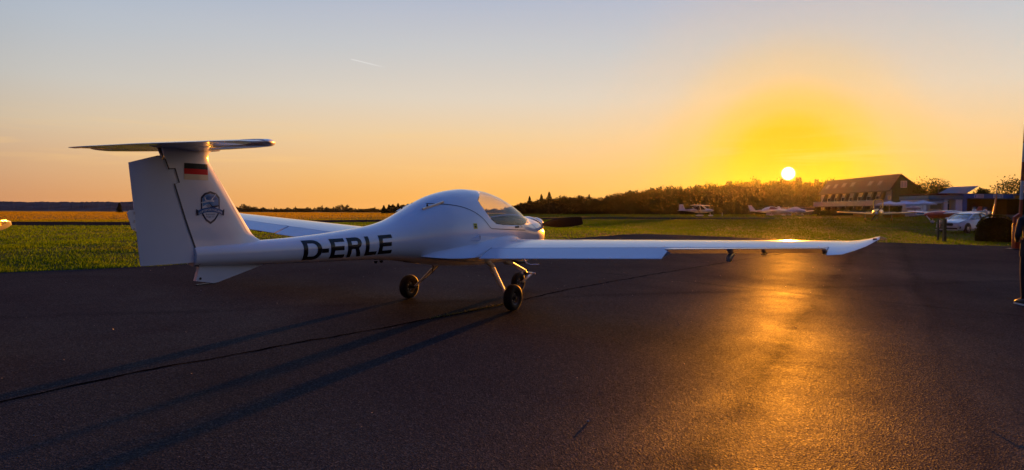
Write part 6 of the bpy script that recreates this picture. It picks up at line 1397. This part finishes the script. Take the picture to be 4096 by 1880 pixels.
# person at the right edge, seen from behind, left arm bent
def person(px, D, label):
    g = at(px, D); rt = empty('person', (g.x, g.y, g.z+.012), R(-8), label, 'person')
    J = {'pelvis': ((0, 0, .93), .150, .115), 'waist': ((0, .01, 1.08), .140, .105), 'chest': ((0, .0, 1.28), .165, .120), 'upchest': ((0, 0, 1.40), .15, .105), 'neck': ((0, .0, 1.50), .058, .06), 'neck2': ((0, .015, 1.55), .055, .058), 'head': ((0, .03, 1.64), .078, .092), 'crown': ((0, .02, 1.72), .060, .075)}
    for s_, n in ((-1, 'l'), (1, 'r')):
        J.update({n+'sh': ((s_*.185, 0, 1.415), .062, .062), n+'el': ((s_*.265, -.05, 1.14), .046, .046), n+'wr': ((s_*.13, .21, 1.06), .032, .030), n+'palm': ((s_*.085, .275, 1.07), .034, .020), n+'hip': ((s_*.095, 0, .86), .092, .095), n+'kn': ((s_*.115, .01, .50), .060, .062), n+'cf': ((s_*.12, -.01, .34), .056, .058), n+'an': ((s_*.125, -.02, .10), .038, .042), n+'toe': ((s_*.145, .13, .05), .04, .03)})
    Ed = [('pelvis', 'waist'), ('waist', 'chest'), ('chest', 'upchest'), ('upchest', 'neck'), ('neck', 'neck2'), ('neck2', 'head'), ('head', 'crown')]
    for n in 'lr': Ed += [('upchest', n+'sh'), (n+'sh', n+'el'), (n+'el', n+'wr'), (n+'wr', n+'palm'), ('pelvis', n+'hip'), (n+'hip', n+'kn'), (n+'kn', n+'cf'), (n+'cf', n+'an'), (n+'an', n+'toe')]
    for s_, n in ((-1, 'l'), (1, 'r')):
        for k, (dx, L) in enumerate(((-.026, .070), (-.009, .080), (.009, .075), (.026, .060))):
            b0 = (s_*.065+dx*.3, .305, 1.072+dx*.9); b1 = (s_*.045, .305+L*.40, 1.07+dx*.9); b2 = (s_*.015, .305+L*.52, 1.066+dx*.9)
            J.update({f'{n}f{k}a': (b0, .010, .010), f'{n}f{k}b': (b1, .0095, .0095), f'{n}f{k}c': (b2, .008, .008)}); Ed += [(n+'palm', f'{n}f{k}a'), (f'{n}f{k}a', f'{n}f{k}b'), (f'{n}f{k}b', f'{n}f{k}c')]
        J.update({n+'t1': ((s_*.075, .27, 1.11), .012, .012), n+'t2': ((s_*.06, .31, 1.125), .010, .010)}); Ed += [(n+'palm', n+'t1'), (n+'t1', n+'t2')]
    K = list(J); me = bpy.data.meshes.new('body'); me.from_pydata([J[k][0] for k in K], [(K.index(a), K.index(b)) for a, b in Ed], [])
    o = bpy.data.objects.new('body', me); C.objects.link(o); o.parent = rt
    sk = o.modifiers.new('skin', 'SKIN'); sk.use_smooth_shade = True
    for i, k in enumerate(K): me.skin_vertices[0].data[i].radius = (J[k][1], J[k][2])
    me.skin_vertices[0].data[K.index('pelvis')].use_root = True
    o.modifiers.new('sub', 'SUBSURF').levels = 2; o.modifiers['sub'].render_levels = 2
    dg = bpy.context.evaluated_depsgraph_get(); m2 = bpy.data.meshes.new_from_object(o.evaluated_get(dg)); o.modifiers.clear(); o.data = m2; m2.name = 'body'
    for mt in (pbr('jacket_dark', (.035, .028, .026), .85, noise_amt=.25, noise_scale=9, bump=.4, bump_scale=25), pbr('trousers_dark', (.018, .018, .022), .85, noise_amt=.2, noise_scale=9), pbr('skin', (.42, .24, .17), .55)): m2.materials.append(mt)
    idx = []
    for p in m2.polygons:
        c_ = p.center; arm = abs(c_.x) < .15 and c_.y > .22 and c_.z > .9
        idx.append(2 if (c_.z > 1.50 or arm) else (0 if c_.z > .86 else 1))
    m2.polygons.foreach_set('material_index', idx); m2.polygons.foreach_set('use_smooth', [True]*len(m2.polygons))
    # jacket shell and collar, hair, face features, shoes
    B().lathe([(.17, .80), (.176, .84), (.170, .95), (.165, 1.08)], (0, 0, 0), 'Z', 24, Matrix.Diagonal((1.08, .80, 1, 1))).build('jacket_hem', MATS['jacket_dark'], rt, True)
    B().lathe([(.072, 1.46), (.078, 1.50), (.074, 1.53), (.066, 1.53)], (0, .0, 0), 'Z', 18).build('collar', MATS['jacket_dark'], rt, True)
    hr = B().lathe([(.078, 1.60), (.090, 1.64), (.092, 1.70), (.078, 1.75), (.045, 1.785), (0, 1.795)], (0, .005, 0), 'Z', 20, Matrix.Diagonal((.93, 1.08, 1, 1))).build('hair', pbr('hair_brown', (.06, .03, .015), .7, bump=.5, bump_scale=60), rt, True)
    for p in hr.data.vertices:
        if p.co.y > .06 and p.co.z < 1.70: p.co.y -= .06
    B().bar((0, .118, 1.665), (0, .135, 1.625), .018, .03, w2=.03).build('nose', MATS['skin'], rt)
    for s_ in (-1, 1):
        B().lathe([(0, -.006), (.012, -.004), (.014, .004), (0, .008)], (s_*.03, .112, 1.668), 'Y', 10).build('eye', seam_dark, rt); B().lathe([(0, -.008), (.022, -.006), (.024, .004), (0, .006)], (s_*.084, .02, 1.645), 'X', 10).build('ear', MATS['skin'], rt)
        S = []
        for y, hw, zt in ((-.10, .030, .06), (-.07, .042, .10), (.0, .045, .105), (.08, .050, .085), (.15, .048, .065), (.185, .025, .045)): S.append([(s_*.135+hw*math.cos(a), y, max(.012, .012+zt*.5+zt*.5*math.sin(a))) for a in np.linspace(0, 2*math.pi, 12, endpoint=False)])
        v, f = loft(S); sh = mk('shoe', v, f, pbr('shoe_black', (.02, .02, .02), .6), rt, smooth=True)
        B().prism([(s_*.135-.044, -.105), (s_*.135+.044, -.105), (s_*.135+.052, .08), (s_*.135+.045, .165), (s_*.135, .195), (s_*.135-.045, .165), (s_*.135-.052, .08)], .0, .028, 'Z').build('sole', pbr('sole_white', (.7, .7, .68), .6), sh)
    B().tube([(-.02, .12, 1.605), (.02, .12, 1.605)], .004, 6).build('mouth', pbr('lip', (.35, .12, .10), .6), rt)
    return rt
person(4136, 11.3, 'person in dark jacket and trousers with white-soled shoes at the right frame edge')
